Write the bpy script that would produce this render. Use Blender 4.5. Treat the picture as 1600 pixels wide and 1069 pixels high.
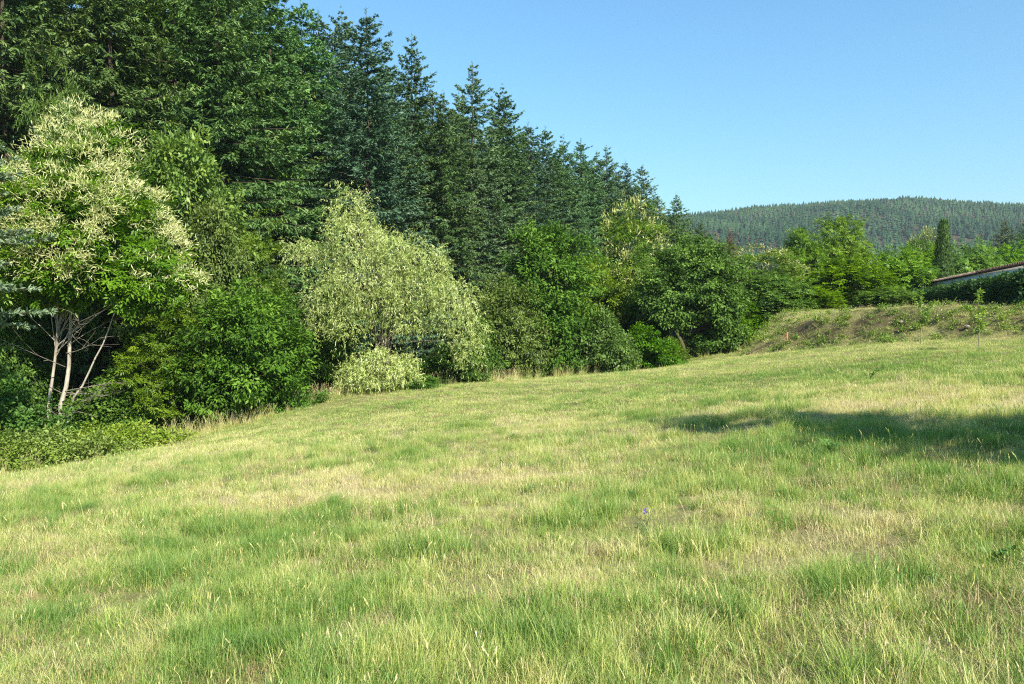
import bpy, math
import numpy as np
from mathutils import Vector

# ------------------------------------------------------------------ camera
R = math.radians
sc = bpy.context.scene
for o in list(bpy.data.objects):
    bpy.data.objects.remove(o)
col = sc.collection
FPX, U0, V0, VC, EYE = 1256.0, 800.0, 500.0, 534.5, 1.6
PITCH = math.atan((VC - V0) / FPX)
cd = bpy.data.cameras.new('camera')
cam = bpy.data.objects.new('camera', cd); col.objects.link(cam)
cd.sensor_width = 36.0; cd.lens = FPX / 1600.0 * 36.0
cd.clip_start = 0.1; cd.clip_end = 12000.0
cam.location = (0, 0, EYE); cam.rotation_euler = (R(90) - PITCH, 0, 0)
sc.camera = cam

# ------------------------------------------------------------------ sky, sun, exposure
SUN_AZ, SUN_EL = R(180 - 31), R(38)        # measured clockwise from +Y (the view direction)
w = bpy.data.worlds.new('World'); sc.world = w; w.use_nodes = True
wn, wl = w.node_tree.nodes, w.node_tree.links
wn.clear()
sky = wn.new('ShaderNodeTexSky'); sky.sky_type = 'NISHITA'; sky.sun_disc = False
sky.sun_elevation = SUN_EL; sky.sun_rotation = SUN_AZ
sky.altitude = 600; sky.air_density = 1.9; sky.dust_density = 0.0; sky.ozone_density = 10.0
bg = wn.new('ShaderNodeBackground'); bg.inputs['Strength'].default_value = 0.081
wo = wn.new('ShaderNodeOutputWorld')
wb = wn.new('ShaderNodeMix'); wb.data_type = 'RGBA'; wb.blend_type = 'MULTIPLY'; wb.inputs['Factor'].default_value = 1; wb.inputs['B'].default_value = (.86, 1.05, 1.05, 1)   # camera white balance
wl.new(sky.outputs[0], wb.inputs['A']); wl.new(wb.outputs['Result'], bg.inputs[0]); wl.new(bg.outputs[0], wo.inputs[0])
sd = bpy.data.lights.new('sun', 'SUN'); sun = bpy.data.objects.new('sun', sd); col.objects.link(sun)
sd.energy = 4.6; sd.angle = R(0.53); sd.color = (1.0, 0.93, 0.80)
S = Vector((math.sin(SUN_AZ) * math.cos(SUN_EL), math.cos(SUN_AZ) * math.cos(SUN_EL), math.sin(SUN_EL)))
sun.rotation_euler = S.to_track_quat('Z', 'Y').to_euler(); sun.location = S * 60
vs = sc.view_settings
vs.view_transform = 'Standard'; vs.look = 'None'; vs.exposure = 1.20; vs.gamma = 1.0; vs.use_curve_mapping = False
cy = sc.cycles
cy.max_bounces = 5; cy.diffuse_bounces = 3; cy.glossy_bounces = 1; cy.transmission_bounces = 3
cy.transparent_max_bounces = 4; cy.volume_bounces = 0
cy.use_adaptive_sampling = True; cy.adaptive_threshold = 0.004
cy.caustics_reflective = False; cy.caustics_refractive = False
cy.use_denoising = False; cy.pixel_filter_type = 'BLACKMAN_HARRIS'; cy.filter_width = 1.15

# ------------------------------------------------------------------ numpy helpers
def rng_(seed): return np.random.default_rng(seed)
def unit(a): return a / (np.linalg.norm(a, axis=-1, keepdims=True) + 1e-9)
def sstep(a, b, x):
    t = np.clip((x - a) / (b - a), 0, 1); return t * t * (3 - 2 * t)
def vnoise(x, y, seed=0):
    xi, yi = np.floor(x).astype(np.int64), np.floor(y).astype(np.int64)
    fx, fy = x - xi, y - yi
    fx, fy = fx * fx * (3 - 2 * fx), fy * fy * (3 - 2 * fy)
    def h(a, b):
        n = (a * 374761393 + b * 668265263 + seed * 1442695041) & 0x7fffffff
        n = ((n ^ (n >> 13)) * 1274126177) & 0x7fffffff
        n = n ^ (n >> 16)
        return (n & 0xffff) / 65535.0
    return (h(xi, yi) * (1 - fx) + h(xi + 1, yi) * fx) * (1 - fy) + (h(xi, yi + 1) * (1 - fx) + h(xi + 1, yi + 1) * fx) * fy
def fbm(x, y, seed=0, o=4):
    s, a, t = 0, 0.5, 0
    for i in range(o):
        s = s + a * vnoise(x * 2 ** i, y * 2 ** i, seed + i * 7); t += a; a *= 0.5
    return s / t

def bearing(u): return (u - U0) / FPX
def z_at(v, y):                      # height seen at picture row v, y metres ahead
    s = (VC - v) / FPX
    return EYE + y * math.tan(math.atan(s) - PITCH)

# ------------------------------------------------------------------ terrain heights
CP = np.array([(-15.5, 27, -2.75), (-14, 21, -2.55), (-10.7, 27, -2.2), (-6.2, 30, -1.15), (-2.5, 32, -1.0), (1.4, 36, -.98),
               (6.2, 39, -.9), (8.7, 42, -.5), (12.7, 39, .15), (19.1, 28, 1.15), (17, 20, .95), (0, 0, 0), (4, 6, .28), (-4, 6, -.42),
               (0, 14, -.42), (8, 14, .42), (-8, 14, -1.15), (10, 3, .9), (-10, 3, -.9), (12, 28, .5), (30, 30, 1.8), (-30, 30, -3.0),
               (30, 0, 2.6), (-30, 0, -2.8), (0, -20, .4), (0, 60, -1.2), (30, 60, .6), (-30, 60, -1.6), (0, 22, -.72)])
def _k(d2): return d2 * np.log(d2 + 1e-6)
_d2 = ((CP[:, None, :2] - CP[None, :, :2]) ** 2).sum(-1)
_n = len(CP); _A = np.zeros((_n + 3, _n + 3)); _A[:_n, :_n] = _k(_d2) + np.eye(_n) * 4.0
_A[:_n, _n] = _A[_n, :_n] = 1; _A[:_n, _n + 1:] = CP[:, :2]; _A[_n + 1:, :_n] = CP[:, :2].T
_W = np.linalg.solve(_A, np.concatenate([CP[:, 2], np.zeros(3)]))
PLATEAU = np.array([(13.4, 38.8), (14.3, 36), (16.3, 33), (18.5, 29), (21, 24), (24, 17), (26, 8), (90, 8), (90, 100), (24, 100), (16, 47)])
def poly_sd(x, y, P):
    d = np.full(x.shape, 1e9); ins = np.zeros(x.shape, bool)
    for i in range(len(P)):
        a, b = P[i], P[(i + 1) % len(P)]
        ex, ey = b - a; wx, wy = x - a[0], y - a[1]
        t = np.clip((wx * ex + wy * ey) / (ex * ex + ey * ey), 0, 1)
        d = np.minimum(d, (wx - ex * t) ** 2 + (wy - ey * t) ** 2)
        c = (a[1] <= y) != (b[1] <= y)
        xx = a[0] + (y - a[1]) / (ey if abs(ey) > 1e-9 else 1e-9) * ex
        ins ^= c & (x < xx)
    d = np.sqrt(d); return np.where(ins, -d, d)
def height(x, y, fine=True):
    x = np.asarray(x, float); y = np.asarray(y, float); sh = x.shape
    x, y = x.ravel(), y.ravel()
    xc, yc = np.clip(x, -32, 40), np.clip(y, -22, 62)
    z = np.full(x.shape, 0.0)
    for i in range(_n):
        z += _W[i] * _k((xc - CP[i, 0]) ** 2 + (yc - CP[i, 1]) ** 2)
    z += _W[_n] + _W[_n + 1] * xc + _W[_n + 2] * yc
    far = sstep(0, 120, np.maximum(np.abs(x) - 32, np.maximum(y - 62, -22 - y)))
    z = z * (1 - far) + far * -1.0
    sdp = poly_sd(x, y, PLATEAU)
    top = 2.10 - 0.62 * np.exp(-((x - 13.4) ** 2 + (y - 39) ** 2) / 9.0)
    k = sstep(2.3, -0.25, sdp + 0.5 * (fbm(x * .7, y * .7, 5, 3) - .5))
    z = z + np.maximum(top - z, 0) * k
    if fine:
        m = sstep(80, 40, np.hypot(x, y))
        z += m * (0.13 * (fbm(x * .45, y * .45, 11, 3) - .5) + 0.13 * (fbm(x * 1.7, y * 1.7, 12, 3) - .5))
        bank = np.exp(-((sdp - 1.1) / 0.9) ** 2) * m
        z += bank * 0.5 * (fbm(x * 1.6, y * 1.6, 21, 3) - .5)
    return z.reshape(sh)
def gz(x, y): return float(height(np.array([x]), np.array([y]))[0])
def ground_hit(u, v):                # the meadow point seen at a picture spot
    s = math.tan(math.atan((VC - v) / FPX) - PITCH); ys = np.linspace(2.2, 60, 1200); xs = bearing(u) * ys
    dz = EYE + s * ys - height(xs, ys, False)
    i = np.argmax(dz < 0) if (dz < 0).any() else -1
    return xs[i], ys[i]

# ------------------------------------------------------------------ mesh helpers
def quad_mesh(name, V, F, attrs=None, smooth=False):
    me = bpy.data.meshes.new(name)
    V = np.ascontiguousarray(V, np.float32); F = np.ascontiguousarray(F, np.int32)
    k = F.shape[1]
    me.vertices.add(len(V)); me.vertices.foreach_set('co', V.ravel())
    me.loops.add(F.size); me.loops.foreach_set('vertex_index', F.ravel())
    me.polygons.add(len(F)); me.polygons.foreach_set('loop_start', np.arange(0, F.size, k, dtype=np.int32))
    if smooth: me.polygons.foreach_set('use_smooth', np.ones(len(F), bool))
    for a, d in (attrs or {}).items():
        at = me.attributes.new(a, 'FLOAT', 'POINT'); at.data.foreach_set('value', np.ascontiguousarray(d, np.float32).ravel())
    me.update(calc_edges=True)
    return me
class Acc:
    """collects quads"""
    def __init__(s): s.V, s.F, s.T, s.n = [], [], [], 0
    def add(s, V, F, T=None):
        V = np.asarray(V, float).reshape(-1, 3); s.V.append(V); s.F.append(np.asarray(F) + s.n)
        s.T.append(np.full(len(V), .5) if T is None else np.broadcast_to(T, (len(V),))); s.n += len(V)
    def mesh(s, name, smooth=False):
        return quad_mesh(name, np.concatenate(s.V), np.concatenate(s.F), {'tint': np.concatenate(s.T)}, smooth)
def leaf_quads(acc, b, d, n, l, wd, tint, fold=0.12, mid=.45, droop=0.0):
    d = unit(d); side = unit(np.cross(d, n)); n = np.cross(side, d)
    l = np.broadcast_to(l, (len(b),))[:, None]; wd = np.broadcast_to(wd, (len(b),))[:, None]
    V = np.stack([b, b + d * l * mid + side * wd / 2 + n * wd * fold, b + d * l - n * l * droop, b + d * l * mid - side * wd / 2 + n * wd * fold], 1)
    F = np.arange(len(b) * 4).reshape(-1, 4)
    acc.add(V, F, np.repeat(np.broadcast_to(tint, (len(b),)), 4))
def tube(acc, P, r, sides=6, tint=.5):
    P = np.asarray(P, float); k = len(P); r = np.broadcast_to(r, (k,))
    T = unit(np.gradient(P, axis=0)); ref = np.array([0.3, 0.9, 0.2]) if abs(T[0] @ np.array([.3, .9, .2])) < .8 else np.array([1., 0, 0])
    A = unit(np.cross(T, ref)); B = np.cross(T, A)
    an = np.linspace(0, 2 * np.pi, sides, endpoint=False)
    V = P[:, None] + r[:, None, None] * (np.cos(an)[None, :, None] * A[:, None] + np.sin(an)[None, :, None] * B[:, None])
    i = np.arange(k - 1)[:, None] * sides; j = np.arange(sides)[None]; j2 = (j + 1) % sides
    F = np.stack([i + j, i + j2, i + sides + j2, i + sides + j], -1).reshape(-1, 4)
    acc.add(V, F, tint)
def bez(p0, p1, p2, k=7):
    t = np.linspace(0, 1, k)[:, None]; return (1 - t) ** 2 * p0 + 2 * t * (1 - t) * p1 + t * t * p2
def box(acc, lo, hi, tint=.5):
    a, b = np.array(lo, float), np.array(hi, float)
    V = np.array([[(a, b)[i][0], (a, b)[j][1], (a, b)[k][2]] for i in (0, 1) for j in (0, 1) for k in (0, 1)])
    acc.add(V, [[0, 1, 3, 2], [4, 6, 7, 5], [0, 4, 5, 1], [2, 3, 7, 6], [0, 2, 6, 4], [1, 5, 7, 3]], tint)
def rand_dir(r, n): return unit(r.normal(size=(n, 3)))

# ------------------------------------------------------------------ objects
def obj(name, me, mat=None, parent=None, loc=(0, 0, 0), rz=0.0, scale=(1, 1, 1)):
    if mat is not None and not me.materials: me.materials.append(mat)
    o = bpy.data.objects.new(name, me); col.objects.link(o)
    o.parent = parent; o.location = loc; o.rotation_euler = (0, 0, rz); o.scale = scale
    return o
def tag(o, label=None, cat=None, group=None, kind=None):
    for k, v in (('label', label), ('category', cat), ('group', group), ('kind', kind)):
        if v: o[k] = v
    return o
def thing(name, label, cat, loc, rz=0, scale=(1, 1, 1), group=None):
    o = bpy.data.objects.new(name, None); col.objects.link(o); o.empty_display_size = .3
    o.location = loc; o.rotation_euler = (0, 0, rz); o.scale = scale
    return tag(o, label, cat, group)

# ------------------------------------------------------------------ materials
def newmat(name):
    m = bpy.data.materials.new(name); m.use_nodes = True; m.node_tree.nodes.clear()
    return m, m.node_tree.nodes, m.node_tree.links
def rgb(c): return (c[0], c[1], c[2], 1)
def ramp(n, stops):
    r = n.new('ShaderNodeValToRGB'); e = r.color_ramp.elements
    while len(e) < len(stops): e.new(.5)
    for q, (p, c) in zip(e, stops): q.position = p; q.color = rgb(c)
    return r
def leafmat(name, stops, trans=.3, gloss=.02, vary=.12, instancer=None, rough=.45, nscale=.35):
    m, n, l = newmat(name)
    at = n.new('ShaderNodeAttribute'); at.attribute_name = 'tint'
    geo = n.new('ShaderNodeNewGeometry')
    nz = n.new('ShaderNodeTexNoise'); nz.inputs['Scale'].default_value = nscale; nz.inputs['Detail'].default_value = 2
    l.new(geo.outputs['Position'], nz.inputs['Vector'])
    a1 = n.new('ShaderNodeMath'); a1.operation = 'MULTIPLY_ADD'; a1.inputs[1].default_value = .5; l.new(nz.outputs['Fac'], a1.inputs[0])
    s1 = n.new('ShaderNodeMath'); s1.operation = 'SUBTRACT'; s1.inputs[1].default_value = .25; l.new(at.outputs['Fac'], s1.inputs[0])
    l.new(s1.outputs[0], a1.inputs[2])
    fac = a1.outputs[0]
    if instancer:
        ai = n.new('ShaderNodeAttribute'); ai.attribute_type = 'INSTANCER'; ai.attribute_name = instancer
        a2 = n.new('ShaderNodeMath'); a2.operation = 'ADD'; l.new(fac, a2.inputs[0]); l.new(ai.outputs['Fac'], a2.inputs[1])
        a3 = n.new('ShaderNodeMath'); a3.operation = 'SUBTRACT'; a3.inputs[1].default_value = .5; l.new(a2.outputs[0], a3.inputs[0]); fac = a3.outputs[0]
    rp = ramp(n, stops); l.new(fac, rp.inputs[0])
    oi = n.new('ShaderNodeObjectInfo')
    hs = n.new('ShaderNodeHueSaturation')
    def rr(a, b, seed):
        mm = n.new('ShaderNodeMath'); mm.operation = 'MULTIPLY'; mm.inputs[1].default_value = seed; l.new(oi.outputs['Random'], mm.inputs[0])
        fr = n.new('ShaderNodeMath'); fr.operation = 'FRACT'; l.new(mm.outputs[0], fr.inputs[0])
        mr = n.new('ShaderNodeMapRange'); mr.inputs['To Min'].default_value = a; mr.inputs['To Max'].default_value = b; l.new(fr.outputs[0], mr.inputs['Value'])
        return mr.outputs[0]
    l.new(rr(.5 - vary * .12, .5 + vary * .12, 7.3), hs.inputs['Hue']); l.new(rr(1 - vary, 1 + vary, 13.7), hs.inputs['Saturation']); l.new(rr(1 - vary * 1.3, 1 + vary * 1.3, 3.1), hs.inputs['Value'])
    l.new(rp.outputs[0], hs.inputs['Color'])
    df = n.new('ShaderNodeBsdfDiffuse'); l.new(hs.outputs[0], df.inputs['Color'])
    tr = n.new('ShaderNodeBsdfTranslucent')
    tc = n.new('ShaderNodeMix'); tc.data_type = 'RGBA'; tc.blend_type = 'MULTIPLY'; tc.inputs['Factor'].default_value = 1
    l.new(hs.outputs[0], tc.inputs['A']); tc.inputs['B'].default_value = (1.25, 1.25, .55, 1); l.new(tc.outputs['Result'], tr.inputs['Color'])
    mx = n.new('ShaderNodeMixShader'); mx.inputs[0].default_value = trans; l.new(df.outputs[0], mx.inputs[1]); l.new(tr.outputs[0], mx.inputs[2])
    out = n.new('ShaderNodeOutputMaterial')
    if gloss:
        gl = n.new('ShaderNodeBsdfGlossy'); gl.inputs['Roughness'].default_value = rough; gl.inputs['Color'].default_value = (.9, .95, 1, 1)
        mg = n.new('ShaderNodeMixShader'); mg.inputs[0].default_value = gloss; l.new(mx.outputs[0], mg.inputs[1]); l.new(gl.outputs[0], mg.inputs[2])
        l.new(mg.outputs[0], out.inputs[0])
    else: l.new(mx.outputs[0], out.inputs[0])
    return m
def barkmat(name, c0, c1, scale=9.0, stretch=.25):
    m, n, l = newmat(name)
    tc = n.new('ShaderNodeTexCoord'); mp = n.new('ShaderNodeMapping'); mp.inputs['Scale'].default_value = (1, 1, stretch)
    nz = n.new('ShaderNodeTexNoise'); nz.inputs['Scale'].default_value = scale; nz.inputs['Detail'].default_value = 6; nz.inputs['Roughness'].default_value = .65
    l.new(tc.outputs['Object'], mp.inputs[0]); l.new(mp.outputs[0], nz.inputs['Vector'])
    rp = ramp(n, [(.3, c0), (.7, c1)]); l.new(nz.outputs['Fac'], rp.inputs[0])
    bp = n.new('ShaderNodeBump'); bp.inputs['Strength'].default_value = .6; bp.inputs['Distance'].default_value = .03; l.new(nz.outputs['Fac'], bp.inputs['Height'])
    pb = n.new('ShaderNodeBsdfPrincipled'); pb.inputs['Roughness'].default_value = .9; pb.inputs['Specular IOR Level'].default_value = .2
    l.new(rp.outputs[0], pb.inputs['Base Color']); l.new(bp.outputs[0], pb.inputs['Normal'])
    out = n.new('ShaderNodeOutputMaterial'); l.new(pb.outputs[0], out.inputs[0])
    return m
M = {}
M['bark'] = barkmat('dark_bark', (.035, .026, .018), (.11, .085, .06))
M['bark_pale'] = barkmat('pale_chestnut_bark', (.22, .19, .14), (.54, .49, .40), 9)
M['bark_willow'] = barkmat('willow_bark', (.13, .11, .07), (.33, .28, .19))
M['bark_moss'] = barkmat('mossy_bark', (.04, .045, .018), (.11, .11, .045))
M['dead_wood'] = barkmat('dead_wood', (.16, .13, .10), (.40, .35, .29), 14)
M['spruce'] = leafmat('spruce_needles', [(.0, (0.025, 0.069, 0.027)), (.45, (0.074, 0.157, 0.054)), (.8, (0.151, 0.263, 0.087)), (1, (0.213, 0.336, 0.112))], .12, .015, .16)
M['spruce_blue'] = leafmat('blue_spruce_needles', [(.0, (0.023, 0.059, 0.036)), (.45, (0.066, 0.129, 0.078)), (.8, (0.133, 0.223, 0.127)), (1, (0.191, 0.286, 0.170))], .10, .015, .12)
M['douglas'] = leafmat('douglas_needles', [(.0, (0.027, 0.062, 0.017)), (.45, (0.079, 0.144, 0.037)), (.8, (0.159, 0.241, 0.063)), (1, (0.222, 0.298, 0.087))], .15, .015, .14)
M['pine_blue'] = leafmat('blue_pine_needles', [(.0, (.06, .10, .05)), (.5, (.145, .215, .11)), (1, (.25, .33, .19))], .1, .015, .06)
M['ash'] = leafmat('dark_ash_leaves', [(.0, (0.034, 0.079, 0.013)), (.5, (0.096, 0.192, 0.029)), (1, (0.212, 0.352, 0.059))], .30, .004, .05)
M['ashlight'] = leafmat('mid_green_leaves', [(.0, (0.057, 0.120, 0.015)), (.5, (0.140, 0.244, 0.030)), (1, (0.270, 0.384, 0.057))], .34, .015, .12)
M['robinia'] = leafmat('robinia_leaves', [(.0, (0.045, 0.108, 0.007)), (.5, (0.135, 0.261, 0.018)), (1, (0.261, 0.405, 0.041))], .36, .015, .10)
M['chestnut'] = leafmat('chestnut_leaves', [(.0, (0.041, 0.095, 0.012)), (.5, (0.131, 0.221, 0.029)), (1, (0.261, 0.360, 0.054))], .34, .015, .10)
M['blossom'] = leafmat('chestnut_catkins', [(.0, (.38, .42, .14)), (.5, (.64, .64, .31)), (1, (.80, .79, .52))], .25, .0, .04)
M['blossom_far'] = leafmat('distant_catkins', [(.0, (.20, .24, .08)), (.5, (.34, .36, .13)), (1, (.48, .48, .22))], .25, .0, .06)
M['willow'] = leafmat('willow_leaves', [(.0, (.17, .25, .05)), (.4, (.38, .47, .13)), (.7, (.56, .62, .25)), (1, (.74, .80, .54))], .30, .015, .04)
M['shrub'] = leafmat('shrub_leaves', [(.0, (0.043, 0.104, 0.012)), (.5, (0.124, 0.237, 0.028)), (1, (0.248, 0.381, 0.057))], .34, .015, .14)
M['bramble'] = leafmat('bramble_leaves', [(.0, (.08, .15, .02)), (.5, (.22, .33, .05)), (.85, (.36, .44, .10)), (1, (.42, .38, .10))], .32, .015, .08)
M['hedge'] = leafmat('hedge_leaves', [(.0, (.012, .038, .010)), (.5, (.04, .095, .02)), (1, (.20, .30, .07))], .25, .015, .05)
M['cypress'] = leafmat('cypress_scales', [(.0, (.03, .07, .015)), (.5, (.085, .16, .035)), (1, (.18, .28, .07))], .15, .03, .05)
M['sapling'] = leafmat('sapling_leaves', [(.0, (.10, .20, .03)), (.5, (.22, .34, .06)), (1, (.38, .48, .12))], .35, .015, .06)
M['dead_needle'] = leafmat('dead_conifer_needles', [(.0, (.09, .05, .025)), (.5, (.17, .11, .06)), (1, (.20, .17, .09))], .1, .0, .06)
M['hill_forest'] = leafmat('hill_conifers', [(.0, (.012, .032, .016)), (.5, (.034, .074, .034)), (.85, (.06, .11, .045)), (1, (.075, .072, .043))], .05, .0, .0, nscale=.012)
GR = [(.0, (.14, .26, .05)), (.25, (.31, .42, .095)), (.5, (.52, .535, .175)), (.75, (.66, .60, .27)), (1, (.75, .68, .39))]
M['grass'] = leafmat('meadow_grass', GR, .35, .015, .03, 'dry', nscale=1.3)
M['straw'] = leafmat('dry_straw', [(.0, (.34, .27, .12)), (.5, (.52, .43, .22)), (1, (.68, .60, .36))], .30, .03, .03, 'dry', nscale=1.3)
M['thatch'] = leafmat('brown_thatch', [(.0, (.17, .13, .065)), (.5, (.40, .34, .17)), (1, (.60, .53, .31))], .2, .0, .03, 'dry', nscale=1.3)
M['weed'] = leafmat('weed_leaves', [(.0, (.05, .14, .03)), (.5, (.11, .22, .05)), (1, (.20, .31, .09))], .3, .015, .05)

def groundmat():
    m, n, l = newmat('meadow_soil')
    at = n.new('ShaderNodeAttribute'); at.attribute_name = 'dry'
    wd = n.new('ShaderNodeAttribute'); wd.attribute_name = 'wood'
    geo = n.new('ShaderNodeNewGeometry')
    n1 = n.new('ShaderNodeTexNoise'); n1.inputs['Scale'].default_value = 9; n1.inputs['Detail'].default_value = 8; n1.inputs['Roughness'].default_value = .7
    l.new(geo.outputs['Position'], n1.inputs['Vector'])
    n2 = n.new('ShaderNodeTexNoise'); n2.inputs['Scale'].default_value = .7; n2.inputs['Detail'].default_value = 5
    l.new(geo.outputs['Position'], n2.inputs['Vector'])
    a = n.new('ShaderNodeMath'); a.operation = 'MULTIPLY_ADD'; a.inputs[1].default_value = .7; l.new(n1.outputs['Fac'], a.inputs[0])
    b = n.new('ShaderNodeMath'); b.operation = 'SUBTRACT'; b.inputs[1].default_value = .35; l.new(at.outputs['Fac'], b.inputs[0]); l.new(b.outputs[0], a.inputs[2])
    rp = ramp(n, [(.05, (.10, .115, .036)), (.35, (.19, .185, .07)), (.6, (.28, .245, .11)), (.9, (.36, .30, .16))]); l.new(a.outputs[0], rp.inputs[0])
    soil = ramp(n, [(.3, (.035, .026, .016)), (.7, (.11, .08, .045))]); l.new(n1.outputs['Fac'], soil.inputs[0])
    mx = n.new('ShaderNodeMix'); mx.data_type = 'RGBA'; l.new(wd.outputs['Fac'], mx.inputs['Factor']); l.new(rp.outputs[0], mx.inputs['A']); l.new(soil.outputs[0], mx.inputs['B'])
    bp = n.new('ShaderNodeBump'); bp.inputs['Strength'].default_value = .8; bp.inputs['Distance'].default_value = .05; l.new(n1.outputs['Fac'], bp.inputs['Height'])
    pb = n.new('ShaderNodeBsdfPrincipled'); pb.inputs['Roughness'].default_value = .95; pb.inputs['Specular IOR Level'].default_value = .1
    l.new(mx.outputs['Result'], pb.inputs['Base Color']); l.new(bp.outputs[0], pb.inputs['Normal'])
    out = n.new('ShaderNodeOutputMaterial'); l.new(pb.outputs[0], out.inputs[0])
    return m
M['ground'] = groundmat()
def plainmat(name, c0, c1, scale=6., rough=.8, spec=.3, bump=.1):
    m, n, l = newmat(name)
    tc = n.new('ShaderNodeTexCoord'); nz = n.new('ShaderNodeTexNoise'); nz.inputs['Scale'].default_value = scale; nz.inputs['Detail'].default_value = 6
    l.new(tc.outputs['Object'], nz.inputs['Vector'])
    rp = ramp(n, [(.3, c0), (.7, c1)]); l.new(nz.outputs['Fac'], rp.inputs[0])
    pb = n.new('ShaderNodeBsdfPrincipled'); pb.inputs['Roughness'].default_value = rough; pb.inputs['Specular IOR Level'].default_value = spec
    bp = n.new('ShaderNodeBump'); bp.inputs['Strength'].default_value = bump; bp.inputs['Distance'].default_value = .02
    l.new(nz.outputs['Fac'], bp.inputs['Height']); l.new(bp.outputs[0], pb.inputs['Normal'])
    l.new(rp.outputs[0], pb.inputs['Base Color']); out = n.new('ShaderNodeOutputMaterial'); l.new(pb.outputs[0], out.inputs[0])
    return m
M['render'] = plainmat('white_render', (.70, .70, .68), (.80, .80, .78), 4)
M['tile'] = plainmat('terracotta_tiles', (.30, .19, .14), (.58, .46, .38), 3)
M['tile_old'] = plainmat('lichened_tiles', (.08, .05, .04), (.20, .125, .095), 5)
M['stake'] = plainmat('orange_paint', (.50, .13, .03), (.62, .20, .06), 20)
M['petal'] = plainmat('blue_petals', (.10, .08, .40), (.20, .16, .55), 20)
M['stone'] = plainmat('pale_stone', (.16, .13, .10), (.34, .29, .24), 9)

# ------------------------------------------------------------------ dryness of the meadow (where the grass has yellowed)
PATCH = []
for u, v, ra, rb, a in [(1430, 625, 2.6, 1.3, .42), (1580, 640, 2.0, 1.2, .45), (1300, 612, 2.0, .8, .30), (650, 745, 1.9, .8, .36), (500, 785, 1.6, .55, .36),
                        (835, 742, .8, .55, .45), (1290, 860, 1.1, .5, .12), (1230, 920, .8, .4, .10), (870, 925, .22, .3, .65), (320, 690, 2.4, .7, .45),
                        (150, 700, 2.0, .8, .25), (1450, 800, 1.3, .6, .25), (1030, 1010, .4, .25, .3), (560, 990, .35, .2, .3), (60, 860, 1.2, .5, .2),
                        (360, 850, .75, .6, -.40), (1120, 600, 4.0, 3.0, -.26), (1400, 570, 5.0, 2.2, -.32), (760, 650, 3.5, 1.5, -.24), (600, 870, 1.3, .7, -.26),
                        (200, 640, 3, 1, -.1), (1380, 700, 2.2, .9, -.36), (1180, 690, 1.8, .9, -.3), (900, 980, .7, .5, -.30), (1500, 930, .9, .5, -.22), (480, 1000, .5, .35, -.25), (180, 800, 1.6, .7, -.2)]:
    px, py = ground_hit(u, v); PATCH.append((px, py, ra, rb, a))
BARE = [ground_hit(u, v) + (a, b) for u, v, a, b in [(845, 724, .35, .22), (1550, 646, .45, .25), (1505, 940, .22, .14), (1585, 985, .3, .2), (1035, 1000, .16, .11), (1225, 828, .22, .13), (520, 1000, .16, .1), (1330, 750, .4, .16), (1150, 715, .3, .15), (580, 1010, .12, .1),
        (850, 1010, .14, .09), (700, 930, .12, .08), (520, 790, .35, .14), (240, 890, .25, .12), (1400, 845, .3, .12), (1270, 940, .2, .1), (960, 870, .14, .08), (330, 980, .14, .09), (1460, 610, .6, .25), (1240, 1010, .14, .1), (120, 960, .2, .1), (640, 1040, .1, .07)]]
def bareness(x, y):
    d = .35 * sstep(.62, .74, fbm(x * 2.6 + 40, y * 2.0, 87, 3)) * sstep(45, 25, y)
    for px, py, ra, rb in BARE:
        d = np.maximum(d, np.exp(-(((x - px) / ra) ** 2 + ((y - py) / rb) ** 2) ** 1.3))
    return d
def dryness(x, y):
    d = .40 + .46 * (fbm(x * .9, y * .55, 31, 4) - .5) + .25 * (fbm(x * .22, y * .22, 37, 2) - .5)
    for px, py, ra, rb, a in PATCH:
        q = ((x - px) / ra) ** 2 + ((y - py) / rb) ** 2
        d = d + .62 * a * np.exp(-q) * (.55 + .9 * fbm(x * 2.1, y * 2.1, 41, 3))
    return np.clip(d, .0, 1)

# the line where the meadow ends under the trees
EDGE = np.array([(-34, 19), (-14.5, 21.8), (-10.6, 26.2), (-6.6, 29.3), (-2.6, 31.8), (1.4, 35.4), (6.2, 38.6), (8.9, 41.5), (12.2, 42.5), (15.5, 47.5), (24, 52), (60, 60)])
def beyond_edge(x, y):               # metres past the edge of the wood (positive inside)
    return y - np.interp(x, EDGE[:, 0], EDGE[:, 1])

# ------------------------------------------------------------------ ground sheet
def axis_pts(lo, hi, step, far_lo, far_hi, g=1.22):
    a = list(np.arange(lo, hi + 1e-6, step)); s = step
    while a[-1] < far_hi: s *= g; a.append(a[-1] + s)
    s = step
    while a[0] > far_lo: s *= g; a.insert(0, a[0] - s)
    return np.array(a)
gx, gy = axis_pts(-20, 26, .3, -4500, 4500), axis_pts(1.5, 46, .3, -2500, 6500)
X, Y = np.meshgrid(gx, gy, indexing='xy')
Z = height(X, Y)
nx, ny = len(gx), len(gy)
ii = (np.arange(ny - 1)[:, None] * nx + np.arange(nx - 1)[None]).ravel()
GF = np.stack([ii, ii + 1, ii + nx + 1, ii + nx], 1)
sdp = poly_sd(X.ravel(), Y.ravel(), PLATEAU)
bankw = np.exp(-((sdp - .9) / .9) ** 2) * .85 * sstep(.38, .58, fbm(X.ravel() * 1.3, Y.ravel() * 1.3, 55, 3))
wood = np.clip(.6 * bareness(X, Y).ravel() + sstep(-.2, 1.0, beyond_edge(X, Y)).ravel() * sstep(400, 200, Y.ravel()) + bankw, 0, 1) * np.where(sdp < -.5, 0, 1)
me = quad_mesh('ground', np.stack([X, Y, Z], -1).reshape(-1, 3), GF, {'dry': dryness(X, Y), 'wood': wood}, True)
tag(obj('ground', me, M['ground']), kind='structure')

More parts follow.
